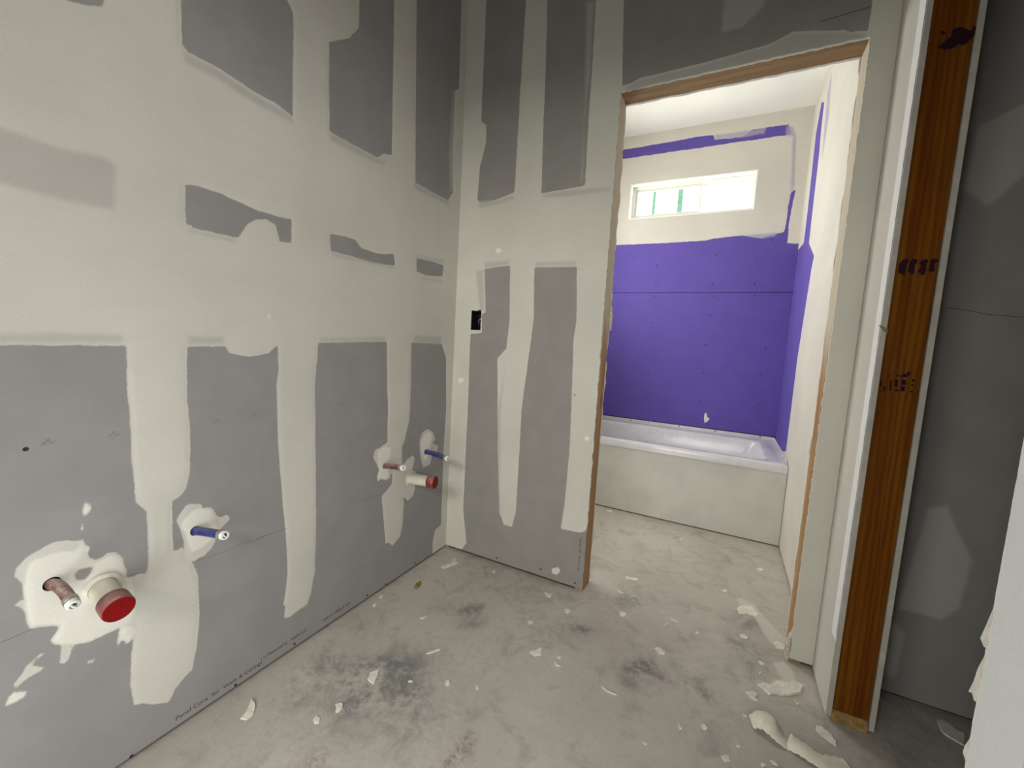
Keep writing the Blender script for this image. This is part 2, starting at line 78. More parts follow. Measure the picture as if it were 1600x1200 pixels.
 'crease': [[[-1.49,0.441],[-1.448,0.443]],[[-1.304,0.48],[-1.274,0.481]],[[-1.159,0.452],[-1.088,0.449],[-0.928,0.449]],[[-0.989,0.448],[-0.889,0.444]],[[-0.639,0.441],[-0.468,0.431]]],
 'creaseN': [[1.377,2.173],[1.509,2.182]],
 'creaseC': [[1.782,1.261],[1.817,1.258],[1.873,1.244],[1.952,1.237]],
}

# ------------------------------------------------------------------ dimensions (metres)
WX = 1.586      # left face of the right-hand wall
DXL, DXR, DH = 0.744, 1.517, 2.095   # rough door opening
BT = 0.0127     # board thickness
CEIL = 2.80
FAR = 1.830     # far wall of the tub room
TUBY, TUBH = 1.043, 0.482
STUB = -0.2215
NEAR = -0.905

# ------------------------------------------------------------------ helpers
def tag(o, label=None, cat=None, group=None, kind=None):
    if label: o['label'] = label
    if cat: o['category'] = cat
    if group: o['group'] = group
    if kind: o['kind'] = kind
    return o
def empty(name, loc=(0, 0, 0)):
    o = bpy.data.objects.new(name, None); COL.objects.link(o); o.location = loc; o.empty_display_size = 0.05
    return o
def link(name, me, m, parent=None):
    o = bpy.data.objects.new(name, me); COL.objects.link(o)
    if m is not None: me.materials.append(m)
    if parent is not None:
        o.parent = parent
        o.matrix_parent_inverse = Matrix.Translation(-Vector(parent.location))
    return o
def from_bm(name, bm, m, parent=None, smooth=False):
    me = bpy.data.meshes.new(name); bm.normal_update()
    if smooth:
        for f in bm.faces: f.smooth = True
    bm.to_mesh(me); bm.free()
    return link(name, me, m, parent)
def box_bm(bm, x0, x1, y0, y1, z0, z1, bev=0.0):
    r = bmesh.ops.create_cube(bm, size=1.0)
    for v in r['verts']:
        v.co = Vector(((x0+x1)/2+v.co.x*(x1-x0), (y0+y1)/2+v.co.y*(y1-y0), (z0+z1)/2+v.co.z*(z1-z0)))
    if bev:
        es = list({e for v in r['verts'] for e in v.link_edges})
        bmesh.ops.bevel(bm, geom=es, offset=bev, segments=2, affect='EDGES', profile=0.6)
    return bm
def box(name, b, m, parent=None, bev=0.0):
    bm = bmesh.new(); box_bm(bm, *b, bev=bev); return from_bm(name, bm, m, parent)
def tube_bm(bm, path, rads, seg=24, cap=True):
    path = [Vector(p) for p in path]; rings = []
    if not hasattr(rads, '__len__'): rads = [rads]*len(path)
    for i, p in enumerate(path):
        t = (path[min(i+1, len(path)-1)] - path[max(i-1, 0)])
        if t.length < 1e-9: t = Vector((1, 0, 0))
        t.normalize(); a = t.cross(Vector((0, 0, 1)))
        if a.length < .1: a = t.cross(Vector((0, 1, 0)))
        a.normalize(); b = t.cross(a)
        rings.append([bm.verts.new(p + (a*math.cos(k*2*math.pi/seg) + b*math.sin(k*2*math.pi/seg))*rads[i]) for k in range(seg)])
    for A, B in zip(rings, rings[1:]):
        for k in range(seg): bm.faces.new((A[k], A[(k+1) % seg], B[(k+1) % seg], B[k]))
    if cap:
        bm.faces.new(rings[0][::-1]); bm.faces.new(rings[-1])
    bmesh.ops.recalc_face_normals(bm, faces=bm.faces[:])
    return bm
def lathe_x(bm, origin, axis, prof, seg=28):
    # prof: list of (distance along axis, radius)
    o = Vector(origin); ax = Vector(axis).normalized(); a = ax.cross(Vector((0, 0, 1))).normalized(); b = ax.cross(a)
    rings = []
    for d, r in prof:
        c = o + ax*d
        if r < 1e-6: rings.append([bm.verts.new(c)])
        else: rings.append([bm.verts.new(c + (a*math.cos(k*2*math.pi/seg)+b*math.sin(k*2*math.pi/seg))*r) for k in range(seg)])
    for A, B in zip(rings, rings[1:]):
        for k in range(seg):
            k2 = (k+1) % seg
            vs = []
            for v in (A[k % len(A)], A[k2 % len(A)], B[k2 % len(B)], B[k % len(B)]):
                if v not in vs: vs.append(v)
            if len(vs) > 2: bm.faces.new(vs)
    bmesh.ops.recalc_face_normals(bm, faces=bm.faces[:])
    return bm

# ------------------------------------------------------------------ node materials
class NT:
    def __init__(s, name):
        s.m = bpy.data.materials.new(name); s.m.use_nodes = True; s.t = s.m.node_tree
        s.b = s.t.nodes['Principled BSDF']
    def n(s, typ, **kw):
        x = s.t.nodes.new(typ)
        for k, v in kw.items():
            if k.startswith('i_'):
                key = k[2:]; key = int(key) if key.isdigit() else key
                s.put(x.inputs[key], v)
            else: setattr(x, k, v)
        return x
    def put(s, sock, v):
        if isinstance(v, bpy.types.NodeSocket): s.t.links.new(v, sock)
        elif isinstance(v, (tuple, list)) and len(v) == 3 and sock.type == 'RGBA': sock.default_value = (*v, 1)
        else: sock.default_value = v
    def obj(s, scale=(1, 1, 1)):
        tc = s.n('ShaderNodeTexCoord'); mp = s.n('ShaderNodeMapping'); s.t.links.new(tc.outputs['Object'], mp.inputs[0])
        mp.inputs['Scale'].default_value = scale; return mp.outputs[0]
    def noise(s, vec, scale, detail=4, rough=.55, dist=0.0):
        x = s.n('ShaderNodeTexNoise', i_Vector=vec, i_Scale=scale, i_Detail=detail, i_Roughness=rough, i_Distortion=dist); return x.outputs['Fac']
    def math(s, op, a, b=0.0, c=0.0):
        x = s.n('ShaderNodeMath', operation=op); s.put(x.inputs[0], a); s.put(x.inputs[1], b); s.put(x.inputs[2], c); return x.outputs[0]
    def ramp(s, v, lo, hi, a=0.0, b=1.0):
        x = s.n('ShaderNodeMapRange', interpolation_type='SMOOTHSTEP')
        for k, q in zip(range(5), (v, lo, hi, a, b)): s.put(x.inputs[k], q)
        return x.outputs[0]
    def mix(s, f, a, b):
        x = s.n('ShaderNodeMix', data_type='RGBA'); s.put(x.inputs[0], f); s.put(x.inputs[6], a); s.put(x.inputs[7], b); return x.outputs[2]
    def attr(s, name): return s.n('ShaderNodeAttribute', attribute_name=name).outputs['Fac']
    def bump(s, h, st, dist=.001):
        x = s.n('ShaderNodeBump', i_Strength=st, i_Distance=dist, i_Height=h); s.t.links.new(x.outputs[0], s.b.inputs['Normal'])
    def out(s, col, rough=.8, spec=.3, metal=0.0):
        s.put(s.b.inputs['Base Color'], col); s.put(s.b.inputs['Roughness'], rough)
        s.put(s.b.inputs['Specular IOR Level'], spec); s.put(s.b.inputs['Metallic'], metal); return s.m

def plain(name, col, rough=.6, spec=.3, metal=0.0, var=.12, scale=30, bump=0.0):
    N = NT(name); v = N.obj(); f = N.noise(v, scale)
    c = N.mix(N.ramp(f, .3, .7), tuple(x*(1-var) for x in col), tuple(min(1, x*(1+var)) for x in col))
    if bump: N.bump(f, bump)
    return N.out(c, rough, spec, metal)

MUD = (.685, .665, .60); MUDW = (.86, .84, .76)
def board_mat(name, paper, mud=MUD, mudw=MUDW, thin=.5, extra=0.0, wob=.004):
    N = NT(name); v = N.obj()
    w1 = N.math('MULTIPLY', N.math('SUBTRACT', N.noise(v, 26, 5, .62), .5), 2*wob)
    w2 = N.math('MULTIPLY', N.math('SUBTRACT', N.noise(v, 170, 3), .5), .004)
    w = N.math('ADD', w1, w2)
    m1 = N.ramp(N.math('ADD', N.attr('m1'), w), -.0014, .0022)
    m2 = N.ramp(N.math('ADD', N.attr('m2'), w), -.003, .016)
    m3 = N.ramp(N.math('ADD', N.attr('m3'), w), -.003, .005)
    big = N.noise(v, 2.6, 3); med = N.noise(v, 9, 4); fine = N.noise(v, 300, 2)
    pap = N.mix(N.ramp(med, .3, .7), tuple(c*.955 for c in paper), tuple(min(1, c*1.04) for c in paper))
    mudc = N.mix(N.ramp(big, .3, .7), tuple(c*.95 for c in mud), tuple(c*1.04 for c in mud))
    # streaks left by the knife
    st = N.noise(N.obj((3, 3, 14)), 1.5, 3)
    mudc = N.mix(N.math('MULTIPLY', N.ramp(st, .45, .7), .25), mudc, tuple(c*.93 for c in mud))
    c = N.mix(m1, pap, mudc)
    c = N.mix(N.math('MULTIPLY', m2, .8), c, N.mix(thin, pap, mudc))
    c = N.mix(N.math('MULTIPLY', m3, .92), c, mudw)
    c = N.mix(N.math('MULTIPLY', N.ramp(fine, .35, .65), .05), c, (.1, .1, .1))
    N.bump(N.math('ADD', N.math('MULTIPLY', fine, .4), med), .12, .0015)
    return N.out(c, .85, .18)

M = {}
M['board'] = board_mat('grey_drywall', (.335, .325, .315))
M['board_back'] = board_mat('grey_drywall_back', (.302, .285, .258), mud=(.64, .62, .535))
M['purple'] = board_mat('purple_drywall', (.135, .095, .40), mud=(.70, .67, .585), wob=.008)
M['mudwall'] = board_mat('finished_compound', (.35, .34, .33), mud=(.72, .70, .64), mudw=(.92, .92, .90))
M['stubmud'] = board_mat('stub_compound', (.35, .34, .33), mud=(.63, .605, .54), mudw=(.90, .90, .88))  # compound a little darker than on the finished walls
M['gypsum'] = plain('gypsum_edge', (.55, .50, .43), .95, .1, var=.25, scale=120, bump=.4)
M['mudgrey'] = plain('grey_board_ceiling', (.22, .215, .21), .95, .1)
M['edge'] = plain('board_edge_paper', (.46, .43, .37), .9, .1, var=.08, scale=25)
M['white_ceiling'] = plain('ceiling_compound', (.90, .89, .82), .9, .1, var=.03, scale=3)

def wood(name, a, b, dark, rough=.6, spec=.3, sc=1.0, knots=True, ax=2, cream=False):
    N = NT(name)
    q = [1, 1, 1]; q[ax] = .045; v = N.obj(tuple(q)); q[ax] = .05; v5 = N.obj(tuple(q))
    w = N.n('ShaderNodeTexWave', wave_type='RINGS', rings_direction='XYZ'[ax], i_Vector=v5, i_Scale=22*sc, i_Distortion=7.0, i_Detail=4.0)
    w.inputs['Detail Scale'].default_value = 1.2
    g = N.noise(v, 160*sc, 5, .6); g2 = N.noise(v, 28*sc, 4)
    c = N.mix(N.ramp(g2, .3, .7), a, b)
    c = N.mix(N.math('MULTIPLY', N.ramp(w.outputs['Fac'], .3, .9), .35), c, dark)
    c = N.mix(N.math('MULTIPLY', N.ramp(g, .45, .75), .5), c, dark)
    if knots:
        vo = N.n('ShaderNodeTexVoronoi', i_Vector=N.obj((1, 1, .33)), i_Scale=5.5, i_Randomness=1.0)
        k = N.ramp(vo.outputs['Distance'], .05, .11, 1.0, 0.0)
        c = N.mix(N.math('MULTIPLY', k, .7), c, tuple(x*.35 for x in dark))
    if cream:      # cream tone over the upper part, with a noisy lower edge
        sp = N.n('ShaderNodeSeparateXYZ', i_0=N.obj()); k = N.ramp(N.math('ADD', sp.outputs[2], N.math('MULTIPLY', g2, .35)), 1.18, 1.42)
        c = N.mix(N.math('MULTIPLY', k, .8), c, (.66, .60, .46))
    N.bump(N.math('ADD', g, w.outputs['Fac']), .25, .001)
    return N.out(c, rough, spec)
M['stud'] = wood('red_brown_stud', (.215, .078, .006), (.135, .036, .003), (.075, .016, .001), .7, .08)
M['header'] = wood('brown_header', (.37, .25, .13), (.29, .19, .095), (.15, .085, .04), .7, .2, ax=0)
M['jamb'] = wood('cream_top_jamb', (.52, .33, .17), (.42, .235, .10), (.20, .09, .03), .75, .2, cream=True)
M['plate'] = plain('plate_end_grain', (.36, .22, .08), .8, .15, var=.3, scale=60, bump=.3)
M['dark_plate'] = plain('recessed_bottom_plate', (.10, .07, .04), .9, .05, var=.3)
M['ink'] = plain('dark_ink', (.025, .008, .015), .8, .1)
M['print'] = plain('faded_print', (.085, .08, .075), .9, .05, var=.3, scale=300)
M['crease'] = plain('pencil_grey', (.22, .21, .20), .9, .05)
M['steel'] = plain('black_screw', (.03, .028, .028), .5, .4)
M['black'] = plain('black_plastic', (.006, .006, .007), .4, .4)
M['copper'] = plain('wire_copper', (.75, .33, .20), .3, .5, .8)
M['wire'] = plain('white_wire', (.6, .6, .62), .5, .3)
M['redcap'] = plain('red_test_cap', (.235, .002, .004), .45, .2, var=.1, scale=60)
M['pvc'] = plain('cream_pvc', (.72, .66, .54), .4, .4, var=.08)
M['brass'] = plain('crimp_metal', (.62, .58, .48), .3, .6, .85)
M['plug'] = plain('white_plug', (.86, .86, .84), .4, .4)
M['white_vinyl'] = plain('white_vinyl', (.78, .80, .74), .35, .45, var=.03)
M['green'] = plain('pale_green_strip', (.28, .58, .42), .5, .3, var=.1)
M['chip'] = plain('dried_compound', (.80, .76, .66), .9, .1, var=.1, scale=60, bump=.3)
M['paper'] = plain('drywall_tape_paper', (.80, .77, .62), .85, .15, var=.07, scale=40)
M['yellow'] = plain('yellow_scrap', (.30, .22, .06), .7, .2, var=.3)
M['ground'] = plain('outside_gravel', (.66, .62, .54), .95, .1, var=.2, scale=8)
M['sheath'] = plain('sheathing_board', (.18, .13, .08), .9, .1, var=.2, scale=5)
def dusty_pipe(name, col, dust):
    N = NT(name); v = N.obj(); f = N.noise(v, 70, 6, .7); f2 = N.noise(v, 350, 3)
    k = N.math('MULTIPLY', N.ramp(N.math('ADD', f, N.math('MULTIPLY', f2, .25)), .55, .85), dust)
    geo = N.n('ShaderNodeNewGeometry'); sp = N.n('ShaderNodeSeparateXYZ'); N.t.links.new(geo.outputs['Normal'], sp.inputs[0])
    k = N.math('ADD', k, N.math('MULTIPLY', N.ramp(sp.outputs[2], .1, .95), dust*.75))
    return N.out(N.mix(k, col, (.55, .46, .40)), .45, .4)
M['redpipe'] = dusty_pipe('dusty_red_pipe', (.13, .014, .012), .5)
M['bluepipe'] = dusty_pipe('dusty_blue_pipe', (.006, .018, .17), .16)
M['redcapd'] = dusty_pipe('dusty_red_cap_side', (.24, .008, .010), .4)

N = NT('tub_acrylic'); v = N.obj()
M['tub'] = N.out(N.mix(N.ramp(N.noise(v, 12, 6, .7), .35, .75), (.74, .73, .75), (.66, .65, .66)), .22, .45)
N = NT('tub_dusty_apron'); v = N.obj()
M['apron'] = N.out(N.mix(N.ramp(N.noise(v, 5, 5, .6), .3, .75), (.66, .65, .59), (.58, .56, .51)), .45, .35)

# glass of the window: thin, almost clear sheet
g = bpy.data.materials.new('window_glass'); g.use_nodes = True; t = g.node_tree; t.nodes.clear()
o_ = t.nodes.new('ShaderNodeOutputMaterial'); mx = t.nodes.new('ShaderNodeMixShader'); tr = t.nodes.new('ShaderNodeBsdfTransparent'); gl = t.nodes.new('ShaderNodeBsdfGlossy')
tr.inputs[0].default_value = (.94, .97, .95, 1); gl.inputs['Roughness'].default_value = .03; mx.inputs[0].default_value = .07
t.links.new(tr.outputs[0], mx.inputs[1]); t.links.new(gl.outputs[0], mx.inputs[2]); t.links.new(mx.outputs[0], o_.inputs[0]); M['glass'] = g

# ------------------------------------------------------------------ gridded boards with compound on them
def sd_in(P, poly):
    """signed distance, positive inside"""
    A = np.array(poly, float); Bp = np.roll(A, -1, 0)
    lo, hi = A.min(0)-.05, A.max(0)+.05
    out = np.full(len(P), -.05)
    sel = np.where(((P > lo) & (P < hi)).all(1))[0]
    if len(sel) == 0: return out
    Q = P[sel]; d2 = np.full(len(Q), 1e9); ins = np.zeros(len(Q), bool)
    for a, b in zip(A, Bp):
        e = b-a; w = Q-a; L2 = max((e*e).sum(), 1e-12)
        h = np.clip((w@e)/L2, 0, 1); r = w-h[:, None]*e
        d2 = np.minimum(d2, (r*r).sum(1))
        if abs(e[1]) > 1e-12:
            c = ((a[1] <= Q[:, 1]) != (b[1] <= Q[:, 1])) & (Q[:, 0] < e[0]*(Q[:, 1]-a[1])/e[1]+a[0])
            ins ^= c
    d = np.sqrt(d2); out[sel] = np.maximum(np.where(ins, d, -d), -.05)
    return out
def union(P, polys):
    r = np.full(len(P), -.05)
    for p in polys: r = np.maximum(r, sd_in(P, p))
    return r
def lines(a, b, step, snaps=()):
    ks = sorted({a, b} | {s for s in snaps if a < s < b}); out = []
    for p, q in zip(ks, ks[1:]):
        n = max(1, round((q-p)/step)); out += list(np.linspace(p, q, n+1)[:-1])
    return np.array(out+[b])
def sstep(x, lo, hi):
    t = np.clip((x-lo)/(hi-lo), 0, 1); return t*t*(3-2*t)

def make_mesh(name, co, faces, attrs, mat):
    me = bpy.data.meshes.new(name); me.from_pydata(co.tolist(), [], faces.tolist()); me.materials.append(mat)
    for k, a in attrs.items():
        at = me.attributes.new(k, 'FLOAT', 'POINT'); at.data.foreach_set('value', a.astype(np.float32))
    return me
def grid_wall(name, us, vs, place, bare=(), mud=(), thin=(), white=(), cut=(), rect_holes=(), round_holes=(), flip=False,
              mat=None, parent=None, all_mud=False, rag=(), base_bare=False, kind='structure', min_cells=6):
    """place(u, v, d): d = distance out of the wall face towards the room"""
    U, V = np.meshgrid(us, vs, indexing='ij'); nu, nv = U.shape
    P = np.stack([U.ravel(), V.ravel()], 1)
    uc = (us[1:]+us[:-1])/2; vc = (vs[1:]+vs[:-1])/2; UC, VC = np.meshgrid(uc, vc, indexing='ij')
    keep = np.ones(UC.shape, bool)
    for (a, b, c, d) in rect_holes: keep &= ~((UC > a) & (UC < b) & (VC > c) & (VC < d))
    for (a, b, r) in round_holes:
        dead = (UC-a)**2+(VC-b)**2 < (r+.001)**2; keep &= ~dead
        tv = np.zeros((nu, nv), bool); tv[:-1, :-1] |= dead; tv[1:, :-1] |= dead; tv[:-1, 1:] |= dead; tv[1:, 1:] |= dead
        idx = np.where(tv.ravel())[0]; w = P[idx]-np.array([a, b]); L = np.maximum(np.sqrt((w*w).sum(1)), 1e-5)
        P[idx] = np.array([a, b])+w/L[:, None]*r
    for (axis, val, c, d, amp) in rag:          # crumbly cut edges
        idx = np.where((abs(P[:, axis]-val) < 1e-6) & (P[:, 1-axis] >= c-1e-6) & (P[:, 1-axis] <= d+1e-6))[0]
        j = np.cumsum(RNG.normal(0, amp*.5, len(idx))); j = np.clip(j-np.convolve(j, np.ones(9)/9, 'same'), -amp, amp)
        P[idx, axis] += j
    if base_bare: b_ = union(P, bare) if len(bare) else np.full(len(P), .05)
    m1 = (-union(P, bare) if bare else np.full(len(P), .05 if all_mud else -.05))
    if base_bare: m1 = np.full(len(P), -.05)
    m1 = np.maximum(m1, union(P, mud)); m2 = union(P, thin); m3 = union(P, white)
    if len(cut):
        h = union(P, cut); m1 = np.minimum(m1, -h); m3 = np.minimum(m3, -h)
    attrs = dict(m1=m1, m2=m2, m3=m3)
    ids = np.arange(nu*nv).reshape(nu, nv)
    def quads(mask):
        i, j = np.where(mask); q = np.stack([ids[i, j], ids[i+1, j], ids[i+1, j+1], ids[i, j+1]], 1)
        return q[:, ::-1] if flip else q
    def sub(nm, mask, dist):
        q = quads(mask); used = np.unique(q); re = np.full(nu*nv, -1); re[used] = np.arange(len(used))
        co = np.array(place(P[used, 0], P[used, 1], dist[used])).T
        return make_mesh(nm, co, re[q], {k: a[used] for k, a in attrs.items()}, mat)
    wall = bpy.data.objects.new(name, sub(name, keep, np.zeros(nu*nv))); COL.objects.link(wall)
    if parent is not None: wall.parent = parent
    elif kind: wall['kind'] = kind
    so = wall.modifiers.new('board', 'SOLIDIFY'); so.thickness = BT; so.offset = -1
    # the coat of compound, one part for each separate patch
    hgt = .0012*sstep(m1, 0, .012)+.0009*sstep(m3, 0, .01)-.00035
    M1 = m1.reshape(nu, nv); cm = np.maximum(np.maximum(M1[:-1, :-1], M1[1:, :-1]), np.maximum(M1[:-1, 1:], M1[1:, 1:]))
    mk = (cm > -.003) & keep
    lab = np.zeros(mk.shape, int); n = 0
    for s in zip(*np.where(mk)):
        if lab[s]: continue
        n += 1; stack = [s]; lab[s] = n
        while stack:
            i, j = stack.pop()
            for a, b in ((i+1, j), (i-1, j), (i, j+1), (i, j-1)):
                if 0 <= a < mk.shape[0] and 0 <= b < mk.shape[1] and mk[a, b] and not lab[a, b]:
                    lab[a, b] = n; stack.append((a, b))
    for k in range(1, n+1):
        q = lab == k
        if q.sum() < min_cells: continue
        me = sub('joint_compound', q, hgt)
        for p in me.polygons: p.use_smooth = True
        c = bpy.data.objects.new('joint_compound', me); COL.objects.link(c); c.parent = wall
    return wall

def screws(pts, place, axis, parent, r=.0042):
    for (u, v) in pts:
        bm = bmesh.new(); lathe_x(bm, place(u, v, .0000), axis, [(0, r), (.0008, r), (.0012, r*.8), (.0006, r*.45), (.0004, 0)], 14)
        from_bm('screw', bm, M['steel'], parent)
def lettering(txt, origin, xdir, ydir, size, mat, parent, name='printed_lettering', sx=1.0):
    cu = bpy.data.curves.new(name, 'FONT'); cu.body = txt; cu.size = size; cu.extrude = .00015
    ob = bpy.data.objects.new(name, cu); COL.objects.link(ob)
    dg = bpy.context.evaluated_depsgraph_get(); me = bpy.data.meshes.new_from_object(ob.evaluated_get(dg))
    bpy.data.objects.remove(ob)
    xd = Vector(xdir).normalized(); yd = Vector(ydir).normalized(); zd = xd.cross(yd)
    m = Matrix((( *[xd[0]*sx, yd[0], zd[0]], origin[0]), (xd[1]*sx, yd[1], zd[1], origin[1]), (xd[2]*sx, yd[2], zd[2], origin[2]), (0, 0, 0, 1)))
    me.transform(m); me.materials.clear()
    return link(name, me, mat, parent)
def flat_poly(name, pts3, nrm, th, mat, parent):
    bm = bmesh.new(); n = Vector(nrm).normalized()
    a = [bm.verts.new(Vector(p)) for p in pts3]; b = [bm.verts.new(Vector(p)+n*th) for p in pts3]
    bm.faces.new(a[::-1]); bm.faces.new(b)
    for i in range(len(a)): bm.faces.new((a[i], a[(i+1) % len(a)], b[(i+1) % len(a)], b[i]))
    bmesh.ops.recalc_face_normals(bm, faces=bm.faces[:]); return from_bm(name, bm, mat, parent)

# ================================================================== FLOOR
N = NT('dusty_concrete'); v = N.obj()
n1 = N.noise(v, 2.2, 5, .6); n2 = N.noise(v, 9, 8, .68, .6); n3 = N.noise(v, 42, 6, .7); n4 = N.noise(v, 260, 3)
c = N.mix(N.ramp(n1, .3, .7), (.51, .465, .405), (.61, .565, .495))
c = N.mix(N.math('MULTIPLY', N.ramp(n2, .48, .70), .52), c, (.31, .283, .243))
c = N.mix(N.math('MULTIPLY', N.ramp(n3, .52, .72), .32), c, (.32, .29, .26))
c = N.mix(N.math('MULTIPLY', N.ramp(n2, .46, .30), .30), c, (.66, .62, .55))
sd = N.math('MULTIPLY', N.attr('stain'), N.ramp(N.math('ADD', N.math('MULTIPLY', n3, .6), N.math('MULTIPLY', n2, .5)), .42, .66))
c = N.mix(N.math('MULTIPLY', sd, .72), c, (.135, .145, .15))
rd = N.math('MULTIPLY', N.attr('red'), N.ramp(N.noise(v, 60, 5, .7), .38, .62))
c = N.mix(N.math('MULTIPLY', rd, .7), c, (.22, .10, .10))
ds = N.math('MULTIPLY', N.ramp(N.math('ADD', N.attr('dust'), N.math('MULTIPLY', N.math('SUBTRACT', n3, .5), .03)), -.004, .006), .85)
c = N.mix(ds, c, (.70, .67, .58))
sp = N.n('ShaderNodeTexVoronoi', i_Vector=v, i_Scale=26.0, i_Randomness=1.0)
spk = N.math('MULTIPLY', N.ramp(sp.outputs['Distance'], .055, .085, 1.0, 0.0), N.ramp(n2, .45, .55))
c = N.mix(N.math('MULTIPLY', spk, .6), c, (.66, .63, .56))
c = N.mix(N.math('MULTIPLY', N.ramp(n4, .35, .65), .12), c, (.2, .19, .18))
N.bump(N.math('ADD', N.math('MULTIPLY', n3, .5), n2), .35, .002)
M['floor'] = N.out(c, N.ramp(n2, .3, .7, .62, .85), .3)
us = lines(-.12, 2.74, .02); vs = lines(-3.74, 1.97, .02)
U, V = np.meshgrid(us, vs, indexing='ij'); P = np.stack([U.ravel(), V.ravel()], 1)
def blobs(L):
    r = np.zeros(len(P))
    for x, y, rad, s in L: r += s*np.exp(-((P[:, 0]-x)**2+(P[:, 1]-y)**2)/(2*(rad*.75)**2))
    return np.clip(r, 0, 1)
ids = np.arange(len(P)).reshape(U.shape)
q = np.stack([ids[:-1, :-1].ravel(), ids[1:, :-1].ravel(), ids[1:, 1:].ravel(), ids[:-1, 1:].ravel()], 1)
hz = -.0015*np.abs(np.sin(P[:, 0]*3.1+P[:, 1]*1.7))
floor = link('floor', make_mesh('floor', np.stack([P[:, 0], P[:, 1], hz*0], 1), q, dict(stain=blobs(D['stain']), red=blobs(D['red']), dust=union(P, D['dust'])), M['floor']), None)
floor.modifiers.new('slab', 'SOLIDIFY').thickness = .08; floor['kind'] = 'structure'
tag(box('outside_ground', (-14, 16, -16, 16, -.30, -.10), M['ground']), kind='structure')

# ================================================================== OUTER SHELL, CEILING
tag(box('ceiling', (-.13, 2.75, -3.75, .10, CEIL, CEIL+.05), M['mudgrey']), kind='structure')
tag(box('ceiling_tub_room', (-.13, 2.75, .10, 1.99, CEIL, CEIL+.05), M['white_ceiling']), kind='structure')
def shell(name, boxes):
    bm = bmesh.new()
    for b in boxes: box_bm(bm, *b)
    return tag(from_bm(name, bm, M['sheath']), kind='structure')
WZ0, WZ1, WXA, WXB = 2.143, 2.428, .385, 1.292
shell('sheathing_left', [(-.145, -.13, -3.765, 2.005, 0, CEIL+.05)])
shell('sheathing_right', [(2.75, 2.765, -3.765, 2.005, 0, CEIL+.05)])
shell('sheathing_far', [(-.13, WXA, 1.975, 1.99, 0, CEIL), (WXB, 2.75, 1.975, 1.99, 0, CEIL), (WXA, WXB, 1.975, 1.99, 0, WZ0), (WXA, WXB, 1.975, 1.99, WZ1, CEIL)])
shell('sheathing_rear', [(-.13, 2.75, -3.75, -3.735, 0, CEIL)])

# ================================================================== LEFT WALL
PL = lambda u, v, d: (d, u, v)
us = np.concatenate([lines(-3.6, -1.62, .03)[:-1], lines(-1.62, -.0005, .0065)]); vs = lines(.013, CEIL, .0075)
extra_bare = [[[-2.40, 1.98], [-1.86, 1.98], [-1.86, 2.72], [-2.40, 2.72]], [[-3.2, 1.98], [-2.6, 1.98], [-2.6, 2.72], [-3.2, 2.72]], [[-3.6, 0], [-2.89, 0], [-2.89, 1.05], [-3.6, 1.05]]]
extra_mud = [[[-1.98, 0.15], [-1.84, 0.12], [-1.82, 1.1], [-1.98, 1.1]], [[-2.60, 0.2], [-2.47, 0.16], [-2.45, 1.1], [-2.6, 1.1]]]
red_hole = (-1.4165, .5265, .0145)
wall_left = grid_wall('wall_left', us, vs, PL, D['LW_bare']+extra_bare, D['LW_mud']+extra_mud, D['LW_thin'], D['LW_white'], D['LW_hole'],
                      round_holes=[red_hole, (-1.15, .539, .013), (-.457, .5485, .0125), (-.193, .553, .0125)], mat=M['board'], flip=False)
# which way do the quads face?  the board must face +x
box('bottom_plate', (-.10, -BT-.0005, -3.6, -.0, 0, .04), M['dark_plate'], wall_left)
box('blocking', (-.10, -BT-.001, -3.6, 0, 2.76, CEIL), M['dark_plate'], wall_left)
screws(D['screw_L'], lambda u, v, d: (d, u, v), (1, 0, 0), wall_left)
for (y, z) in D['xmarks']:
    for dy, dz, s in ((-.006, 0, .011), (.006, 0, .011), (0, .006, .008)):
        for sg in (1, -1):
            flat_poly('printed_mark', [(0.0001, y+dy-s*.4, z+dz-sg*s*.35), (.0001, y+dy+s*.4, z+dz+sg*s*.35), (.0001, y+dy+s*.4, z+dz+sg*s*.35+.0011), (.0001, y+dy-s*.4, z+dz-sg*s*.35+.0011)], (1, 0, 0), .0002, M['crease'], wall_left)
for ln in D['crease']:
    for (a, b) in zip(ln, ln[1:]):
        flat_poly('paper_crease', [(.0001, a[0], a[1]), (.0001, b[0], b[1]), (.0001, b[0], b[1]+.0011), (.0001, a[0], a[1]+.0011)], (1, 0, 0), .0002, M['crease'], wall_left)
lettering('Panel Core  for  Walls & Ceilings', (.0002, -1.205, .030), (0, 1, 0), (0, 0, 1), .0165, M['print'], wall_left, sx=1.05)
lettering('| U Patented by   Walls U.S.', (.0002, -.975, .042), (0, 1, 0), (0, 0, 1), .0150, M['print'], wall_left, sx=.95)
lettering('Interior Walls & Ceil.', (.0002, -.745, .036), (0, 1, 0), (0, 0, 1), .0150, M['print'], wall_left, sx=.95)

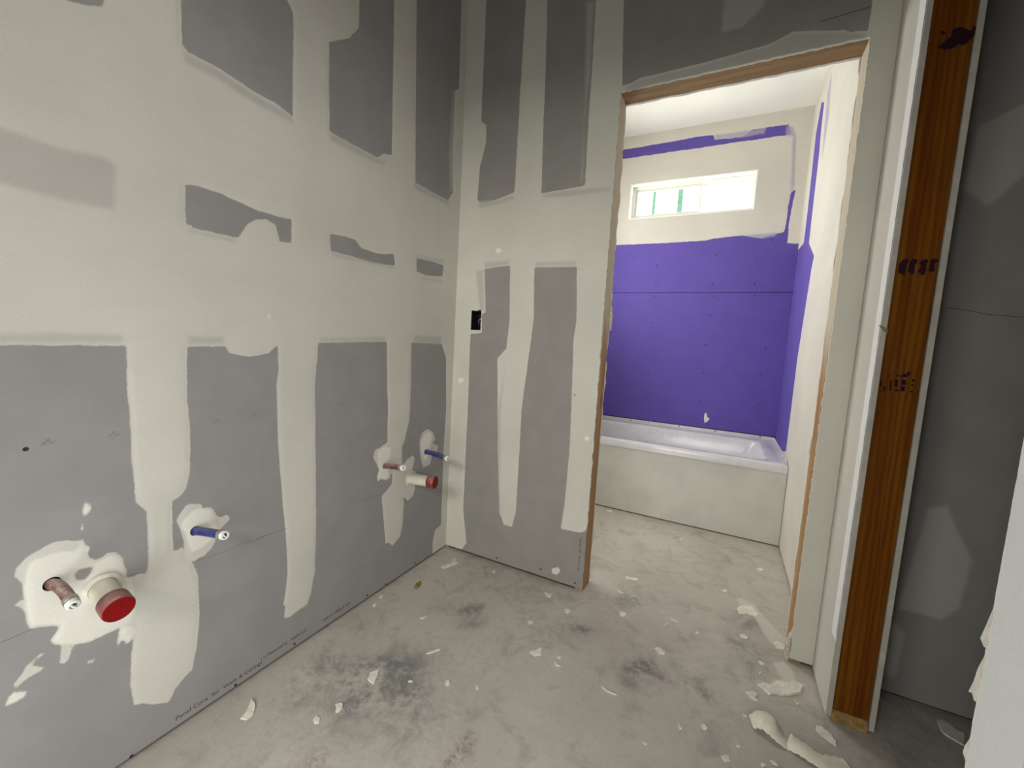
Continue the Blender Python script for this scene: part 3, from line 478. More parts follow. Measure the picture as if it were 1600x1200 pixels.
# ================================================================== BACK WALL (with the doorway and the closet behind the stub)
PB = lambda u, v, d: (u, -d, v)
us = np.concatenate([lines(.0005, 1.586, .0065, (DXL, DXR))]); vs = lines(.013, CEIL, .0075, (DH,))
BX = (.094, .150, 1.137, 1.231)
us = lines(.0005, 1.5855, .0065, (DXL, DXR, BX[0], BX[1])); vs = lines(.016, CEIL, .0075, (DH, BX[2], BX[3]))
wall_back = grid_wall('wall_back', us, vs, PB, D['BW_bare'], D['BW_mud'], D['BW_thin'], D['BW_white'], rect_holes=[(DXL, DXR, 0, DH), BX],
                      rag=[(0, DXL, 0, DH, .0025), (0, DXR, 0, DH, .002), (1, DH, DXL, DXR, .0015), (1, BX[3], BX[0], BX[1], .003), (0, BX[1], BX[2], BX[3], .003)], mat=M['board_back'])
us = lines(DXR, 2.74, .02, (1.70,)); vs = lines(.016, CEIL, .02)
wall_closet = grid_wall('wall_closet_back', lines(1.70, 2.70, .012), lines(.02, CEIL, .012), lambda u, v, d: (u, -.012-d, v), (), (), D['CW_mud'], (), mat=M['board_back'], base_bare=True)
for x0, x1 in ((.013, DXL-.0385), (DXR+.0385, 1.586), (1.70, 2.70)):
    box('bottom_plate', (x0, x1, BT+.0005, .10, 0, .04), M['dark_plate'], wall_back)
screws(D['screw_B'], lambda u, v, d: (u, -d, v), (0, -1, 0), wall_back)
lettering('Gypsum Bd.  Walls & Ceil.', (.716, -.0002, .245), (0, 0, -1), (1, 0, 0), .0135, M['print'], wall_back, sx=1.05)
a, b = D['creaseN']; flat_poly('paper_crease', [(a[0], -.0001, a[1]), (b[0], -.0001, b[1]), (b[0], -.0001, b[1]+.0015), (a[0], -.0001, a[1]+.0015)], (0, -1, 0), .0002, M['ink'], wall_back)
for a, b in zip(D['creaseC'], D['creaseC'][1:]):
    flat_poly('paper_crease', [(a[0], -.0121, a[1]), (b[0], -.0121, b[1]), (b[0], -.0121, b[1]+.0012), (a[0], -.0121, a[1]+.0012)], (0, -1, 0), .0002, M['ink'], wall_closet)
# far side of this wall, seen edge on around the doorway
wall_back_tub = grid_wall('wall_back_tub_side', lines(.05, 1.5855, .02, (DXL, DXR)), lines(.013, CEIL, .02, (DH,)), lambda u, v, d: (u, .1147+d, v), (), (), (), (), rect_holes=[(DXL, DXR, 0, DH)],
                          rag=[(0, DXL, 0, DH, .004), (0, DXR, 0, DH, .004), (1, DH, DXL, DXR, .003)], mat=M['mudwall'], all_mud=True, flip=True)
for ch in list(wall_back_tub.children): bpy.data.objects.remove(ch)

# rough door frame
door = empty('door_1', ((DXL+DXR)/2, .06, 0)); door['kind'] = 'structure'
y0, y1 = BT+.0005, .1015
def stud(name, b, m, parent, bev=.0025): return box(name, b, m, parent, bev)
tag(stud('jamb_stud', (DXL-.038, DXL, y0, y1, 0, DH), M['jamb'], door), 'left jamb stud, cream above and brown below')
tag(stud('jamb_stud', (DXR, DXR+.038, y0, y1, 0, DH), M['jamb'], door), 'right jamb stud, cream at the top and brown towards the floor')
N_ = stud('header_board', (DXL-.038, DXR+.038, y0, y1, DH, DH+.09), M['header'], door)
# a torn chip of board on the left jamb and the broken foot of the right jamb
flat_poly('broken_edge', [(DXL+.001, .095, 1.16), (DXL+.010, .102, 1.165), (DXL+.012, .100, 1.22), (DXL+.006, .098, 1.27), (DXL+.001, .096, 1.275)], (0, 1, 0), .012, M['gypsum'], door)
flat_poly('broken_edge', [(DXR-.001, .002, .0), (DXR-.012, .002, .004), (DXR-.014, .002, .05), (DXR-.006, .002, .085), (DXR-.001, .002, .10)], (0, 1, 0), .03, M['gypsum'], door)

# ================================================================== TUB ROOM
PF = lambda u, v, d: (u, FAR-d, v)
SEAM = 1.553
zl = .512
wall_far = grid_wall('wall_far', lines(.05, 1.5855, .008, (WXA, WXB)), lines(SEAM+.002, CEIL, .008, (WZ0, WZ1)), PF, D['FW_bare'], (), D['FW_thin'], D['FW_white'], rect_holes=[(WXA, WXB, WZ0, WZ1)], mat=M['purple'])
low = grid_wall('drywall_panel', lines(.05, 1.5855, .02), lines(zl, SEAM-.0025, .0099), PF, (), (), (), D['FW_white'], mat=M['purple'], base_bare=True, parent=wall_far)
tag(low, 'lower purple board above the tub')
for (u, v) in D['FW_white'][0][:1]:
    me = [(p[0], FAR-.0003, p[1]) for p in D['FW_white'][0]]
    flat_poly('compound_smear', me, (0, -1, 0), .0015, M['chip'], wall_far)
screws([p for p in D['screw_F'] if p[1] > zl+.02], lambda u, v, d: (u, FAR-d, v), (0, -1, 0), wall_far, .0055)
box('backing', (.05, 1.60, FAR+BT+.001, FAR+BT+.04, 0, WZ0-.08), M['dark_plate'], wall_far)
US = lines(.128, FAR-.001, .009); VS = lines(.013, CEIL, .01)
wall_side = grid_wall('wall_right_tub', US, VS, lambda u, v, d: (WX-d, u, v), D['SW_bare'], (), D['SW_thin'], (), mat=M['purple'], flip=True)
wl = grid_wall('wall_left_tub', lines(.128, FAR-.001, .03, (.28, .70, .74, 1.46)), lines(.013, CEIL, .03, (1.22, 1.34, 2.26)), lambda u, v, d: (.05+d, u, v), (), (), (), (), rect_holes=[(.74, 1.46, 1.34, 2.26), (.28, .70, 0, 1.22)], mat=M['mudwall'], all_mud=True)  # both openings are invented for the tub room fill lamps

# window
win = empty('window_1', ((WXA+WXB)/2, FAR+.07, WZ0)); win['kind'] = 'structure'
RV = .012
bm = bmesh.new()
for b in ((WXA-.0, WXA+RV, FAR+.0005, FAR+.085, WZ0, WZ1), (WXB-RV, WXB, FAR+.0005, FAR+.085, WZ0, WZ1), (WXA+RV, WXB-RV, FAR+.0005, FAR+.085, WZ0, WZ0+RV), (WXA+RV, WXB-RV, FAR+.0005, FAR+.085, WZ1-RV, WZ1)): box_bm(bm, *b, bev=.002)
from_bm('window_reveal', bm, M['white_ceiling'], win)
def frame_bm(x0, x1, z0, z1, y0, y1, w, bev=.002):
    bm = bmesh.new()
    for b in ((x0, x0+w, y0, y1, z0, z1), (x1-w, x1, y0, y1, z0, z1), (x0+w, x1-w, y0, y1, z0, z0+w), (x0+w, x1-w, y0, y1, z1-w, z1)): box_bm(bm, *b, bev=bev)
    return bm
ix0, ix1, iz0, iz1 = WXA+RV, WXB-RV, WZ0+RV, WZ1-RV
from_bm('window_frame', frame_bm(ix0, ix1, iz0, iz1, FAR+.06, FAR+.14, .020), M['white_vinyl'], win)
mid = .905
s1 = from_bm('sash', frame_bm(ix0+.020, mid+.02, iz0+.020, iz1-.020, FAR+.075, FAR+.098, .020), M['white_vinyl'], win)
s2 = from_bm('sash', frame_bm(mid-.02, ix1-.020, iz0+.020, iz1-.020, FAR+.102, FAR+.125, .016), M['white_vinyl'], win)
box('pane', (ix0+.040, mid, FAR+.085, FAR+.089, iz0+.040, iz1-.040), M['glass'], s1)
box('pane', (mid, ix1-.034, FAR+.112, FAR+.116, iz0+.034, iz1-.034), M['glass'], s2)
tag(box('green_strip', (.555, .580, FAR+.0825, FAR+.0845, iz0+.042, iz1-.042), M['green'], s1), 'narrow pale green strip on the left sash')  # plain green strips set against the left pane
tag(box('green_strip', (.748, .788, FAR+.0825, FAR+.0845, iz0+.042, iz1-.042), M['green'], s1), 'pale green strip on the left sash')

# bathtub
TX0, TX1 = .063, 1.584
bt = empty('bathtub', ((TX0+TX1)/2, (TUBY+FAR)/2, 0))
tag(bt, 'white alcove bathtub under the purple wall beyond the doorway', 'bathtub')
def rr(x0, x1, y0, y1, r, n=8):
    pts = []
    for cx_, cy_, a0 in ((x1-r, y1-r, 0), (x0+r, y1-r, 90), (x0+r, y0+r, 180), (x1-r, y0+r, 270)):
        for k in range(n+1):
            a = math.radians(a0+90*k/n); pts.append((cx_+r*math.cos(a), cy_+r*math.sin(a)))
    return pts
y1_ = FAR-.004
rings = [(rr(TX0, TX1, TUBY, y1_, .006), TUBH-.046), (rr(TX0, TX1, TUBY, y1_, .006), TUBH-.006), (rr(TX0+.005, TX1-.005, TUBY+.005, y1_-.003, .006), TUBH),
         (rr(TX0+.085, TX1-.095, TUBY+.062, y1_-.105, .075), TUBH), (rr(TX0+.093, TX1-.103, TUBY+.070, y1_-.113, .072), TUBH-.004), (rr(TX0+.100, TX1-.110, TUBY+.076, y1_-.119, .07), TUBH-.016),
         (rr(TX0+.13, TX1-.15, TUBY+.10, y1_-.14, .08), TUBH-.14), (rr(TX0+.20, TX1-.19, TUBY+.13, y1_-.165, .10), TUBH-.30), (rr(TX0+.26, TX1-.23, TUBY+.17, y1_-.20, .10), TUBH-.36), (rr(TX0+.36, TX1-.33, TUBY+.25, y1_-.28, .08), TUBH-.372)]
bm = bmesh.new(); prev = None
for pts, z in rings:
    cur = [bm.verts.new((p[0], p[1], z)) for p in pts]
    if prev:
        for k in range(len(cur)): bm.faces.new((prev[k], prev[(k+1) % len(cur)], cur[(k+1) % len(cur)], cur[k]))
    prev = cur
bm.faces.new(prev); bmesh.ops.recalc_face_normals(bm, faces=bm.faces[:])
for f in bm.faces: f.smooth = True
o = from_bm('basin', bm, M['tub'], bt)
bm = bmesh.new(); box_bm(bm, TX0, TX1, TUBY+.010, TUBY+.022, .006, TUBH-.040, bev=.004)
tag(from_bm('apron', bm, M['apron'], bt), 'plain matt front panel, greyer than the rim')
bm = bmesh.new(); box_bm(bm, TX0, TX1-.006, FAR-.0075, FAR-.0015, TUBH-.01, TUBH+.024, bev=.001); box_bm(bm, TX1-.0065, TX1-.0005, TUBY+.06, FAR-.008, TUBH-.01, TUBH+.022, bev=.001)
from_bm('tiling_flange', bm, M['tub'], bt)
for x, z in ((.55, .495), (.69, .497), (.93, .497), (1.19, .497), (1.49, .497)):
    bm = bmesh.new(); lathe_x(bm, (x, FAR-.0075, z), (0, -1, 0), [(0, .005), (.001, .005), (.0018, .003), (.0018, 0)], 12); from_bm('flange_screw', bm, M['steel'], bt)
bm = bmesh.new(); lathe_x(bm, (.40, 1.42, TUBH-.3725), (0, 0.0001, 1), [(0, .026), (.002, .026), (.003, .020), (.001, .018), (.001, 0)], 20); from_bm('drain_ring', bm, M['brass'], bt)

# ================================================================== RIGHT WALL: STUB, CLOSET, NEAR PART
PR = lambda u, v, d: (WX-d, u, v)
US = lines(STUB, -.001, .006); VS = lines(.012, CEIL, .012)
mudstub = [[[STUB-.01, 0], [-.0005, 0], [-.0005, CEIL+.1], [STUB-.01, CEIL+.1]]]
whitestub = [[[STUB-.01, .25], [STUB+.055, .25], [STUB+.05, 1.2], [STUB+.06, CEIL+.1], [STUB-.01, CEIL+.1]]]
wall_right = grid_wall('wall_right', US, VS, PR, (), mudstub, (), whitestub, rag=[(0, STUB, 0, CEIL, .0015)], mat=M['stubmud'], flip=True)
X2 = WX+BT; X3 = X2+.0885
box('drywall_edge', (X3+.001, X3+.001+BT, STUB-.0005, -.013, .012, CEIL), M['edge'], wall_right)
box('drywall_edge', (WX+.0006, X2-.0003, STUB-.0032, STUB+.004, .014, CEIL), M['edge'], wall_right)
sb = empty('end_studs', ((X2+X3)/2, STUB, 0)); 
tag(sb, 'bare red-brown stud at the end of the short wall right of the doorway', 'stud')
tag(stud('stud', (X2+.0006, X3-.0006, STUB+.003, STUB+.041, .0385, CEIL-.001), M['stud'], sb, .003), 'tall reddish brown stud')
tag(stud('bottom_plate', (X2+.0006, X3-.0006, STUB-.002, -.014, .0008, .038), M['plate'], sb, .003), 'pale end grain of the bottom plate')
stud('stud', (X2+.0006, X3-.0006, STUB+.0415, STUB+.0795, .0385, CEIL-.001), M['stud'], sb, .003)
# ink stamps on the stud
def stampf(pts, nm='ink_stamp'):
    flat_poly(nm, [(x, STUB+.0029, z) for x, z in pts], (0, -1, 0), .0003, M['ink'], sb)
STAMPS = [[[1.6057, 1.3558], [1.6135, 1.3691], [1.6251, 1.3703], [1.622, 1.3519], [1.6213, 1.335], [1.6209, 1.3265], [1.6126, 1.3301], [1.6067, 1.3354]], [[1.6285, 1.3635], [1.633, 1.37], [1.6435, 1.3679], [1.6421, 1.3579], [1.6386, 1.3547], [1.64, 1.3312], [1.6363, 1.3296], [1.6264, 1.3366], [1.6269, 1.3551]], [[1.6471, 1.3594], [1.6527, 1.3659], [1.6613, 1.3689], [1.6646, 1.3621], [1.6617, 1.3539], [1.6631, 1.3422], [1.6621, 1.3289], [1.6574, 1.3257], [1.6489, 1.3326], [1.6468, 1.3394], [1.6521, 1.3493]], [[1.6682, 1.3636], [1.6727, 1.3684], [1.6854, 1.3663], [1.6824, 1.3598], [1.6778, 1.3567], [1.6801, 1.3368], [1.6755, 1.3336], [1.6675, 1.3371], [1.6694, 1.3537]], [[1.6182, 1.9027], [1.6294, 1.9105], [1.637, 1.9177], [1.6436, 1.922], [1.6442, 1.9369], [1.6521, 1.9408], [1.6628, 1.9394], [1.6745, 1.9287], [1.6805, 1.9271], [1.6826, 1.9384], [1.6879, 1.9325], [1.6869, 1.9121], [1.6778, 1.9011], [1.6715, 1.8952], [1.6605, 1.8995], [1.6518, 1.8927], [1.6364, 1.892]], [[1.6223, 1.9398], [1.6284, 1.9397], [1.6318, 1.9312], [1.6259, 1.9297]], [[1.6166, 1.0552], [1.6222, 1.0539], [1.6213, 1.0502], [1.6157, 1.0515]], [[1.6341, 1.0567], [1.645, 1.0558], [1.644, 1.0522], [1.6332, 1.0531]], [[1.647, 1.0613], [1.6578, 1.0604], [1.6574, 1.0517], [1.6467, 1.0525]], [[1.6557, 1.0673], [1.6624, 1.0661], [1.6621, 1.0573], [1.6553, 1.0585]], [[1.6221, 1.0432], [1.6263, 1.0418], [1.6283, 1.0117], [1.6241, 1.013]], [[1.6328, 1.0442], [1.6397, 1.043], [1.6406, 1.0236], [1.6337, 1.0247]], [[1.6371, 1.0179], [1.644, 1.0169], [1.6433, 1.0115], [1.6364, 1.0125]], [[1.6475, 1.0455], [1.6569, 1.0446], [1.6572, 1.0305], [1.6477, 1.0314]], [[1.6481, 1.0279], [1.6563, 1.0269], [1.6565, 1.0128], [1.6484, 1.0138]], [[1.6683, 1.0491], [1.6737, 1.0479], [1.6732, 1.0408], [1.6678, 1.0421]], [[1.6686, 1.0351], [1.6727, 1.0338], [1.672, 1.0285], [1.6679, 1.0298]], [[1.6018, 1.0396], [1.6062, 1.0382], [1.6066, 1.022], [1.6023, 1.0234]], [[1.6105, 1.0242], [1.6148, 1.0228], [1.6148, 1.0103], [1.6105, 1.0116]], [[1.6062, 1.013], [1.6105, 1.0116], [1.6095, 1.0079], [1.6052, 1.0093]], [[1.6679, 1.0175], [1.6733, 1.0163], [1.6726, 1.011], [1.6672, 1.0122]]]
for s in STAMPS: stampf(s)
# splinters
for pts in (((1.6005, STUB-.001, 1.168), (1.577, STUB-.012, 1.192), (1.602, STUB-.004, 1.180)), ((1.600, STUB-.001, .700), (1.594, STUB-.007, .694), (1.602, STUB-.003, .712))):
    bm = bmesh.new()
    a = [bm.verts.new(p) for p in pts]; b = bm.verts.new((pts[0][0]+.004, STUB+.0045, pts[0][2]+.004)); d = bm.verts.new((pts[0][0]+.004, STUB+.0045, pts[0][2]-.006))
    bm.faces.new(a); bm.faces.new((a[0], a[1], d)); bm.faces.new((a[1], a[2], b)); bm.faces.new((a[0], b, a[2])); bm.faces.new((a[0], d, b)); bm.faces.new((a[1], b, d))
    from_bm('splinter', bm, M['header'], sb)
# closet
box_c = grid_wall('wall_closet_side', lines(-1.2, -.012, .03), lines(.013, CEIL, .03), lambda u, v, d: (2.70-d, u, v), (), (), (), (), mat=M['board_back'], base_bare=True, flip=True)
grid_wall('wall_closet_front', lines(1.70, 2.70, .03), lines(.013, CEIL, .03), lambda u, v, d: (u, -1.2+d, v), (), (), (), (), mat=M['board_back'], base_bare=True, flip=True)
# near part, with a torn paper edge
US = np.concatenate([lines(-3.6, -1.1, .03, (SIDE['y0'], SIDE['y1']))[:-1], lines(-1.1, NEAR, .007)]); VS = lines(.013, CEIL, .007, (SIDE['z1'],))
wall_near = grid_wall('wall_right_near', US, VS, PR, (), [[[-3.7, 0], [NEAR+.01, 0], [NEAR+.01, 3], [-3.7, 3]]], (), [[[NEAR-.11, .0], [NEAR+.02, 0], [NEAR+.02, 3], [NEAR-.10, 3]]], rag=[(0, NEAR, 0, CEIL, .0008)], rect_holes=[(SIDE['y0'], SIDE['y1'], 0, SIDE['z1'])], mat=M['mudwall'], flip=True)
box('end_board', (X2+.0005, X3+.013, NEAR-.055, NEAR-.003, .012, CEIL), M['edge'], wall_near)
for prof in ([(0, .748), (.006, .722), (.013, .694), (.008, .690), (.004, .687), (-.004, .690), (-.004, .745)],
             [(0, .676), (.008, .650), (.011, .628), (.017, .606), (.010, .609), (.004, .602), (-.004, .606), (-.004, .67)],
             [(0, .545), (.006, .528), (.008, .515), (-.003, .508), (-.004, .54)]):
    flat_poly('torn_paper', [(WX-.0006-abs(dy)*.12, NEAR+dy, z) for dy, z in prof], (-1, 0, 0), .0011, M['chip'], wall_near)
R_ = DOORB  # unseen wall and doorway added so the header blocks light high up
box('wall_rear', (0.001, WX-.001, -3.63, -3.6, 0, CEIL), M['mudwall'])['kind'] = 'structure'
for nm, yy, fl, sg in (('wall_added_behind_camera', R_['y'], True, 1), ('wall_added_behind_camera_far_side', R_['y']-.115, False, -1)):
    w = grid_wall(nm, lines(0.001, WX-.001, .03, (R_['x0'], R_['x1'])), lines(.013, CEIL, .03, (R_['z1'],)), lambda u, v, d: (u, yy+sg*d, v), (), (), (), (), rect_holes=[(R_['x0'], R_['x1'], 0, R_['z1'])], mat=M['board'], base_bare=True, flip=fl)
dr2 = empty('door_added', ((R_['x0']+R_['x1'])/2, R_['y']-.06, 0)); dr2['kind'] = 'structure'
yb0, yb1 = R_['y']-.1015, R_['y']-BT-.0005
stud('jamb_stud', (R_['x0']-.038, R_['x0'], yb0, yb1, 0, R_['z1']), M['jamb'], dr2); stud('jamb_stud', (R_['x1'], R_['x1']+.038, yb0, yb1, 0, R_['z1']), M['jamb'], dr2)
stud('header_board', (R_['x0']-.038, R_['x1']+.038, yb0, yb1, R_['z1'], R_['z1']+.09), M['header'], dr2)
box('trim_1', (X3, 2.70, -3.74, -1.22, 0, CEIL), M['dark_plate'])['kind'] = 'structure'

# ================================================================== ROUGH-IN PLUMBING
def supply(hole, end, bend, pm, label, group, plug_r=.010):
    h = Vector(hole); e = Vector(end); root = empty('supply_pipe', h); tag(root, label, 'pipe', group)
    d = (e-h).normalized(); R = .0108
    path = [h+Vector((-.03, 0, 0))]
    for k in range(9):
        t = k/8; p = h.lerp(e, t) + Vector((0, 0, bend*math.sin(math.pi*t))); path.append(p)
    bm = bmesh.new(); tube_bm(bm, path, R, 22); from_bm('pipe', bm, pm, root, True)
    dd = (path[-1]-path[-2]).normalized(); q = path[-1]
    bm = bmesh.new(); lathe_x(bm, q-dd*.010, dd, [(0, R), (0, R+.0018), (.007, R+.0018), (.007, R+.0004), (.009, R+.0004), (.009, R+.0015), (.012, R+.0015), (.012, R)], 24); from_bm('crimp_ring', bm, M['brass'], root)
    bm = bmesh.new(); lathe_x(bm, q, dd, [(0, R+.0006), (.006, R+.0008), (.010, R+.0004), (.011, R-.002), (.011, R-.004), (.004, R-.0045), (.004, 0)], 24)
    from_bm('plug', bm, M['plug'], root)
    bm = bmesh.new(); lathe_x(bm, q, dd, [(.0042, R-.0046), (.0052, R-.0052), (.0052, 0)], 16); from_bm('plug_recess', bm, M['black'], root)
    bm = bmesh.new(); s = dd.cross(Vector((0, 0, 1))).normalized(); a = q+dd*.0095
    tube_bm(bm, [a-s*.004+Vector((0, 0, -.007)), a+s*.003, a+s*.005+Vector((0, 0, .004))], .0022, 8); from_bm('plug_tab', bm, M['plug'], root)
    return root
def drain(c, ax, L, Rp, label):
    root = empty('drain_pipe', c); tag(root, label, 'pipe')
    a = Vector(ax).normalized(); c = Vector(c)
    bm = bmesh.new(); lathe_x(bm, c-a*.03, a, [(0, Rp), (.03+L-.02, Rp), (.03+L-.02, 0)], 36); from_bm('pipe', bm, M['pvc'], root, False)
    bm = bmesh.new(); q = c+a*(L-.034); r = Rp+.0035
    lathe_x(bm, q, a, [(0, Rp+.0002), (0, r), (.030, r+.0006), (.0335, r-.0008)], 40)
    o = from_bm('cap', bm, M['redcapd'], root); tag(o, 'red rubber test cap, dusty rim')
    for p in o.data.polygons: p.use_smooth = True
    bm = bmesh.new(); lathe_x(bm, q, a, [(.0335, r-.0008), (.0340, r-.002), (.0342, r*.5), (.0342, 0)], 40); from_bm('cap_face', bm, M['redcap'], root)
    bm = bmesh.new(); lathe_x(bm, c, a, [(0.0006, Rp+.001), (.0012, Rp+.010), (.0035, Rp+.007), (.006, Rp+.001)], 30); from_bm('compound_collar', bm, M['chip'], root)
PIPES = [((0.0, -1.4165, 0.5265), (0.095, -1.4146, 0.5176), 0.01), ((0.0, -1.15, 0.539), (0.11, -1.1402, 0.5526), 0.001), ((0.0, -0.457, 0.5485), (0.115, -0.4823, 0.5685), 0.002), ((0.0, -0.193, 0.553), (0.13, -0.2093, 0.5487), 0.004), ((0.0, -1.338, 0.477), (0.095, -0.0038000000000000256, -0.017799999999999983), 0.095, 0.0255), ((0.0, -0.3001, 0.4542), (0.13, 0.021899999999999975, 0.00020000000000003348), 0.13, 0.0245)]
supply(*PIPES[0], M['redpipe'], 'dusty red pipe stub bending down beside the nearest red-capped drain', 'supply pipe stubs on the left wall')
supply(*PIPES[1], M['bluepipe'], 'blue pipe stub with metal ring, nearer of the two blue ones', 'supply pipe stubs on the left wall')
supply(*PIPES[2], M['redpipe'], 'thin-looking red pipe stub above the far red-capped drain', 'supply pipe stubs on the left wall')
supply(*PIPES[3], M['bluepipe'], 'blue pipe stub next to the room corner', 'supply pipe stubs on the left wall')
drain(*PIPES[4], 'cream drain pipe with a large red cap facing out at the left edge')
drain(*PIPES[5], 'cream drain pipe with red cap near the room corner')

# outlet box in the back wall
eb = empty('electrical_box', ((BX[0]+BX[1])/2, .03, (BX[2]+BX[3])/2)); tag(eb, 'black electrical box set into the grey wall left of the doorway', 'electrical box')
bm = bmesh.new(); x0, x1, z0, z1 = BX; e = .002
for b in ((x0, x0+e, .002, .06, z0, z1), (x1-e, x1, .002, .06, z0, z1), (x0+e, x1-e, .002, .06, z0, z0+e), (x0+e, x1-e, .002, .06, z1-e, z1), (x0, x1, .06, .062, z0, z1)): box_bm(bm, *b)
from_bm('box_shell', bm, M['black'], eb)
for nm, pth, mt in (('wire', [(x0+.033, .055, z1-.03), (x0+.030, .030, z1-.04), (x0+.028, .022, z0+.045), (x0+.029, .03, z0+.03)], M['wire']),
                    ('wire', [(x0+.036, .05, z0+.05), (x0+.040, .012, z0+.042), (x0+.050, .004, z0+.058)], M['copper'])):
    bm = bmesh.new(); tube_bm(bm, pth, .0012, 8); from_bm(nm, bm, mt, eb, True)

# ================================================================== SCRAPS ON THE FLOOR
CH = [  # label for each chip; None = one of the tiny flecks nobody can tell apart
    'white crescent-shaped chip beside the left wall, nearest the camera',
    'white wedge-shaped chip on the dark stain in the floor',
    'white notched chip below the dark floor stain',
    'small round white chip, lowest of those by the left wall',
    'small round fleck right of the wedge-shaped chip on the floor stain',
    'tiny fleck well right of the floor stain, last of its row',
    'flat thin fleck lying inside the dark floor stain',
    'thin pale sliver in the floor above the dark stain, lower of two',
    'tiny sliver between the corner and the dark stain',
    'tiny fleck hard by the left wall foot, lower of a pair',
    'tiny fleck hard by the left wall foot, upper of a pair',
    'thin smear-like chip on the floor near the room corner',
    'tiny fleck just beside the smear-like chip in the room corner',
    'tiny fleck at the foot of the grey wall right of the corner',
    'pale chip on the floor in front of the grey wall left of the doorway',
    'rounded pale chip on the floor below the foot of the doorway jamb',
    'flat pale chip with notched top in mid floor',
    'tiny fleck left of the flat notched chip in mid floor, farther back',
    'small bent fleck just below the flat notched chip in mid floor',
    'tiny dash of compound right below the flat notched chip',
    'small oval chip in front of the doorway',
    'largest oval chip in the open floor',
    'curled sliver-like chip in the doorway',
    'small bent scraping just outside the doorway threshold',
    'thin hooked sliver of compound in mid floor',
    'tiny slanting dash left of the thin hooked sliver',
    'long thin scraping of compound in the lower mid floor',
    'narrow upright fleck in the lower mid floor',
    'dull oval chip right of the lower mid floor',
    'pale chip in the middle of the doorway',
    'tiny fleck right of the two largest oval chips, halfway to the short wall',
    'bright oval chip beside the grey scuffed patch',
    'small slanting fleck left of the torn jamb foot',
    'tiny fleck just above the star-shaped ragged piece',
    'long ragged slab of compound at the right of the doorway',
    'star-shaped ragged piece near the big compound sheet',
    'large flat sheet of spilled compound by the short wall',
    'small slanting chip between compound sheet and paper ribbon',
    'dull rounded chip at the bottom right of the floor',
    'small fleck at the bottom right left of the paper tape',
    'tiny fleck on the tub room floor against the left jamb',
    'small chip close to the tub apron',
    'pale chip beside the right foot of the tub',
    'narrow thin chip below the bright oval chip by the scuffed patch',
    'crumpled clump of compound at the foot of the right jamb',
    'tiny slanting fleck left of the arching paper tape',
    'long leaf-shaped piece of torn paper below the end stud',
    'pale torn strip lying in the dark closet',
    'tiny fleck at the very bottom edge left of the paper tape',
    'faint chip at the bottom edge beside the paper ribbon',
]
for i, poly in enumerate(D['chips']):
    lab = CH[i]; A = np.array(poly); c = A.mean(0); size = np.abs(A-c).max()
    th = .0012 + .03*size if size > .02 else .0015
    pts = []
    for k in range(len(A)):                      # ragged outline
        p, q = A[k], A[(k+1) % len(A)]; pts.append(p)
        m = (p+q)/2 + RNG.normal(0, .05, 2)*np.linalg.norm(q-p); pts.append(m)
    if np.cross(pts[2]-pts[0], pts[4]-pts[2]) < 0: pts = pts[::-1]
    bm = bmesh.new(); tx, ty = RNG.normal(0, .05, 2)
    zf = lambda p: .0004 + max(0, .0006 + (p[0]-c[0])*tx + (p[1]-c[1])*ty)
    bot = [bm.verts.new((p[0], p[1], .0003)) for p in pts]; top = [bm.verts.new((c[0]+(p[0]-c[0])*.94, c[1]+(p[1]-c[1])*.94, zf(p)+th)) for p in pts]
    ctr = bm.verts.new((c[0], c[1], th*1.25+.0006))
    n = len(pts); bm.faces.new(bot[::-1])
    for k in range(n):
        bm.faces.new((bot[k], bot[(k+1) % n], top[(k+1) % n], top[k])); bm.faces.new((top[k], top[(k+1) % n], ctr))
    bmesh.ops.recalc_face_normals(bm, faces=bm.faces[:])
    for v_ in bm.verts: v_.co -= Vector((c[0], c[1], 0))
    o = from_bm('compound_chip', bm, M['chip']); o.location = (c[0], c[1], 0)
    if lab: tag(o, lab, 'chip', 'compound chips on the floor')
    else: tag(o, 'tiny white fleck of dried compound on the concrete floor', 'fleck', 'tiny flecks on the floor')
P_ = D['yellow']; c = np.mean(P_, 0)
o = flat_poly('wood_scrap', [(p[0]-c[0], p[1]-c[1], .0008) for p in P_], (0, .15, 1), .006, M['yellow'], None); o.location = (c[0], c[1], 0)
tag(o, 'small dark yellow scrap on the floor near the left wall', 'scrap')

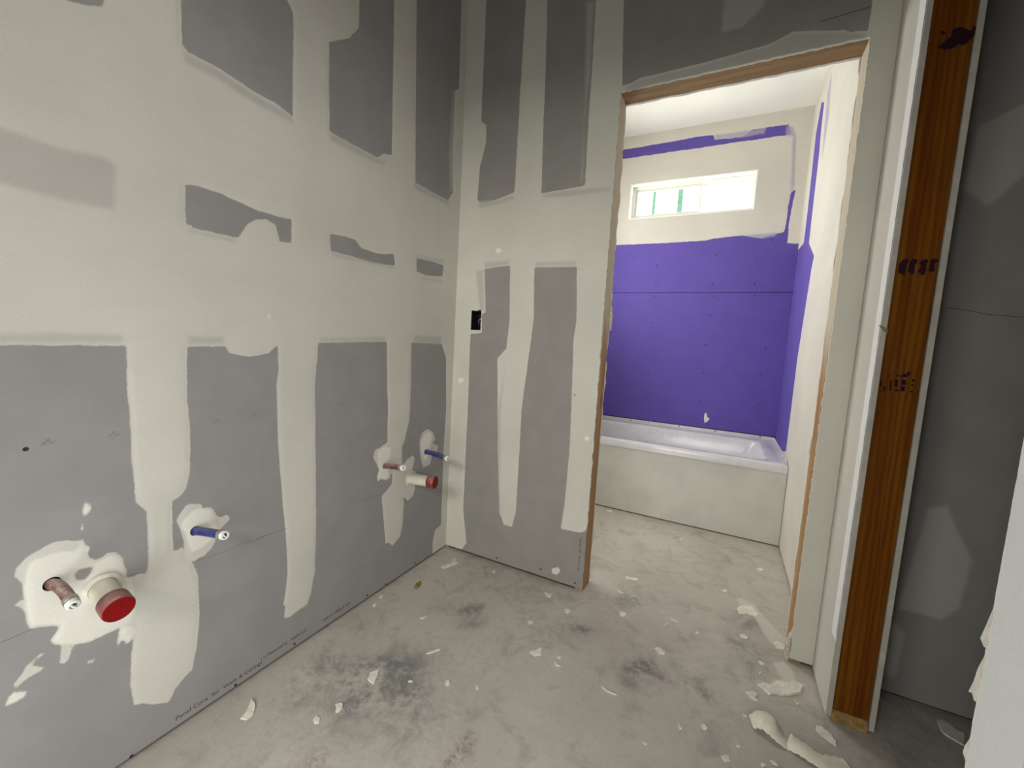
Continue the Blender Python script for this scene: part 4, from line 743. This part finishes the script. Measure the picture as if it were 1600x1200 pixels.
def ribbon(name, pts, w, label, cat, mat, th=.0009, lean=None):
    """pts: (x, y, z, roll) along the centre line; w widths; smooth strip of curled paper with thickness"""
    n = 24; P3 = [Vector(p[:3]) for p in pts]; rolls = [p[3] for p in pts]; ws = w
    def cr(arr, t):
        k = t*(len(arr)-1); i = min(int(k), len(arr)-2); f = k-i
        a, b, c_, d_ = arr[max(i-1, 0)], arr[i], arr[i+1], arr[min(i+2, len(arr)-1)]
        return b*1.0 + (c_-a)*(.5*f) + (a*2-b*5+c_*4-d_)*(.5*f*f) + (b*3-a-c_*3+d_)*(.5*f*f*f)
    bm = bmesh.new(); rows = []
    base = Vector((P3[0].x, P3[0].y, 0))
    for k in range(n+1):
        t = k/n; p = cr(P3, t); p2 = cr(P3, min(1, t+.01)); p1 = cr(P3, max(0, t-.01)); tg = (p2-p1).normalized()
        side = tg.cross(Vector((0, 0, 1))).normalized(); r = cr(rolls, t); ww = cr(ws, t)
        s = side*math.cos(r)+Vector((0, 0, 1))*math.sin(r); nn = s.cross(tg).normalized()
        row = []
        for j in range(7):
            f = j/6-.5; jag = 1+(.10*math.sin(k*2.3+j) if j in (0, 6) else 0)
            q = p + s*(f*ww*jag) + nn*(-.12*ww*(4*f*f))
            q.z = max(q.z, .0012); row.append((q, nn))
        rows.append(row)
    tv = [[bm.verts.new(q-base) for q, _ in r] for r in rows]; bv = [[bm.verts.new(q-nn*th-base) for q, nn in r] for r in rows]
    for k in range(n):
        for j in range(6):
            bm.faces.new((tv[k][j], tv[k][j+1], tv[k+1][j+1], tv[k+1][j])); bm.faces.new((bv[k][j], bv[k+1][j], bv[k+1][j+1], bv[k][j+1]))
        for j in (0, 6): bm.faces.new((tv[k][j], tv[k+1][j], bv[k+1][j], bv[k][j]))
    for k in (0, n):
        for j in range(6): bm.faces.new((tv[k][j], tv[k][j+1], bv[k][j+1], bv[k][j]))
    bmesh.ops.recalc_face_normals(bm, faces=bm.faces[:])
    o = from_bm(name, bm, mat, None, True); o.location = base; return tag(o, label, cat)
ribbon('paper_tape', [(1.3787, -0.3626, 0.012, 0.1), (1.41, -0.3579, 0.03, -0.2), (1.4346, -0.3745, 0.028, -0.2), (1.4569, -0.3842, 0.014, 0), (1.4791, -0.3866, 0.004, 0)], [.050,.062,.054,.046,.040], 'curled strip of drywall tape arching over its own shadow', 'paper', M['paper'])
ribbon('paper_tape', [(1.4725, -0.3817, 0.014, -0.3), (1.5055, -0.3928, 0.016, -0.1), (1.5409, -0.4009, 0.012, 0), (1.5786, -0.3897, 0.007, 0.1), (1.6152, -0.3811, 0.004, 0.1)], [.050,.050,.052,.054,.058], 'long pale strip of torn drywall paper at the bottom right of the floor', 'paper', M['paper'])
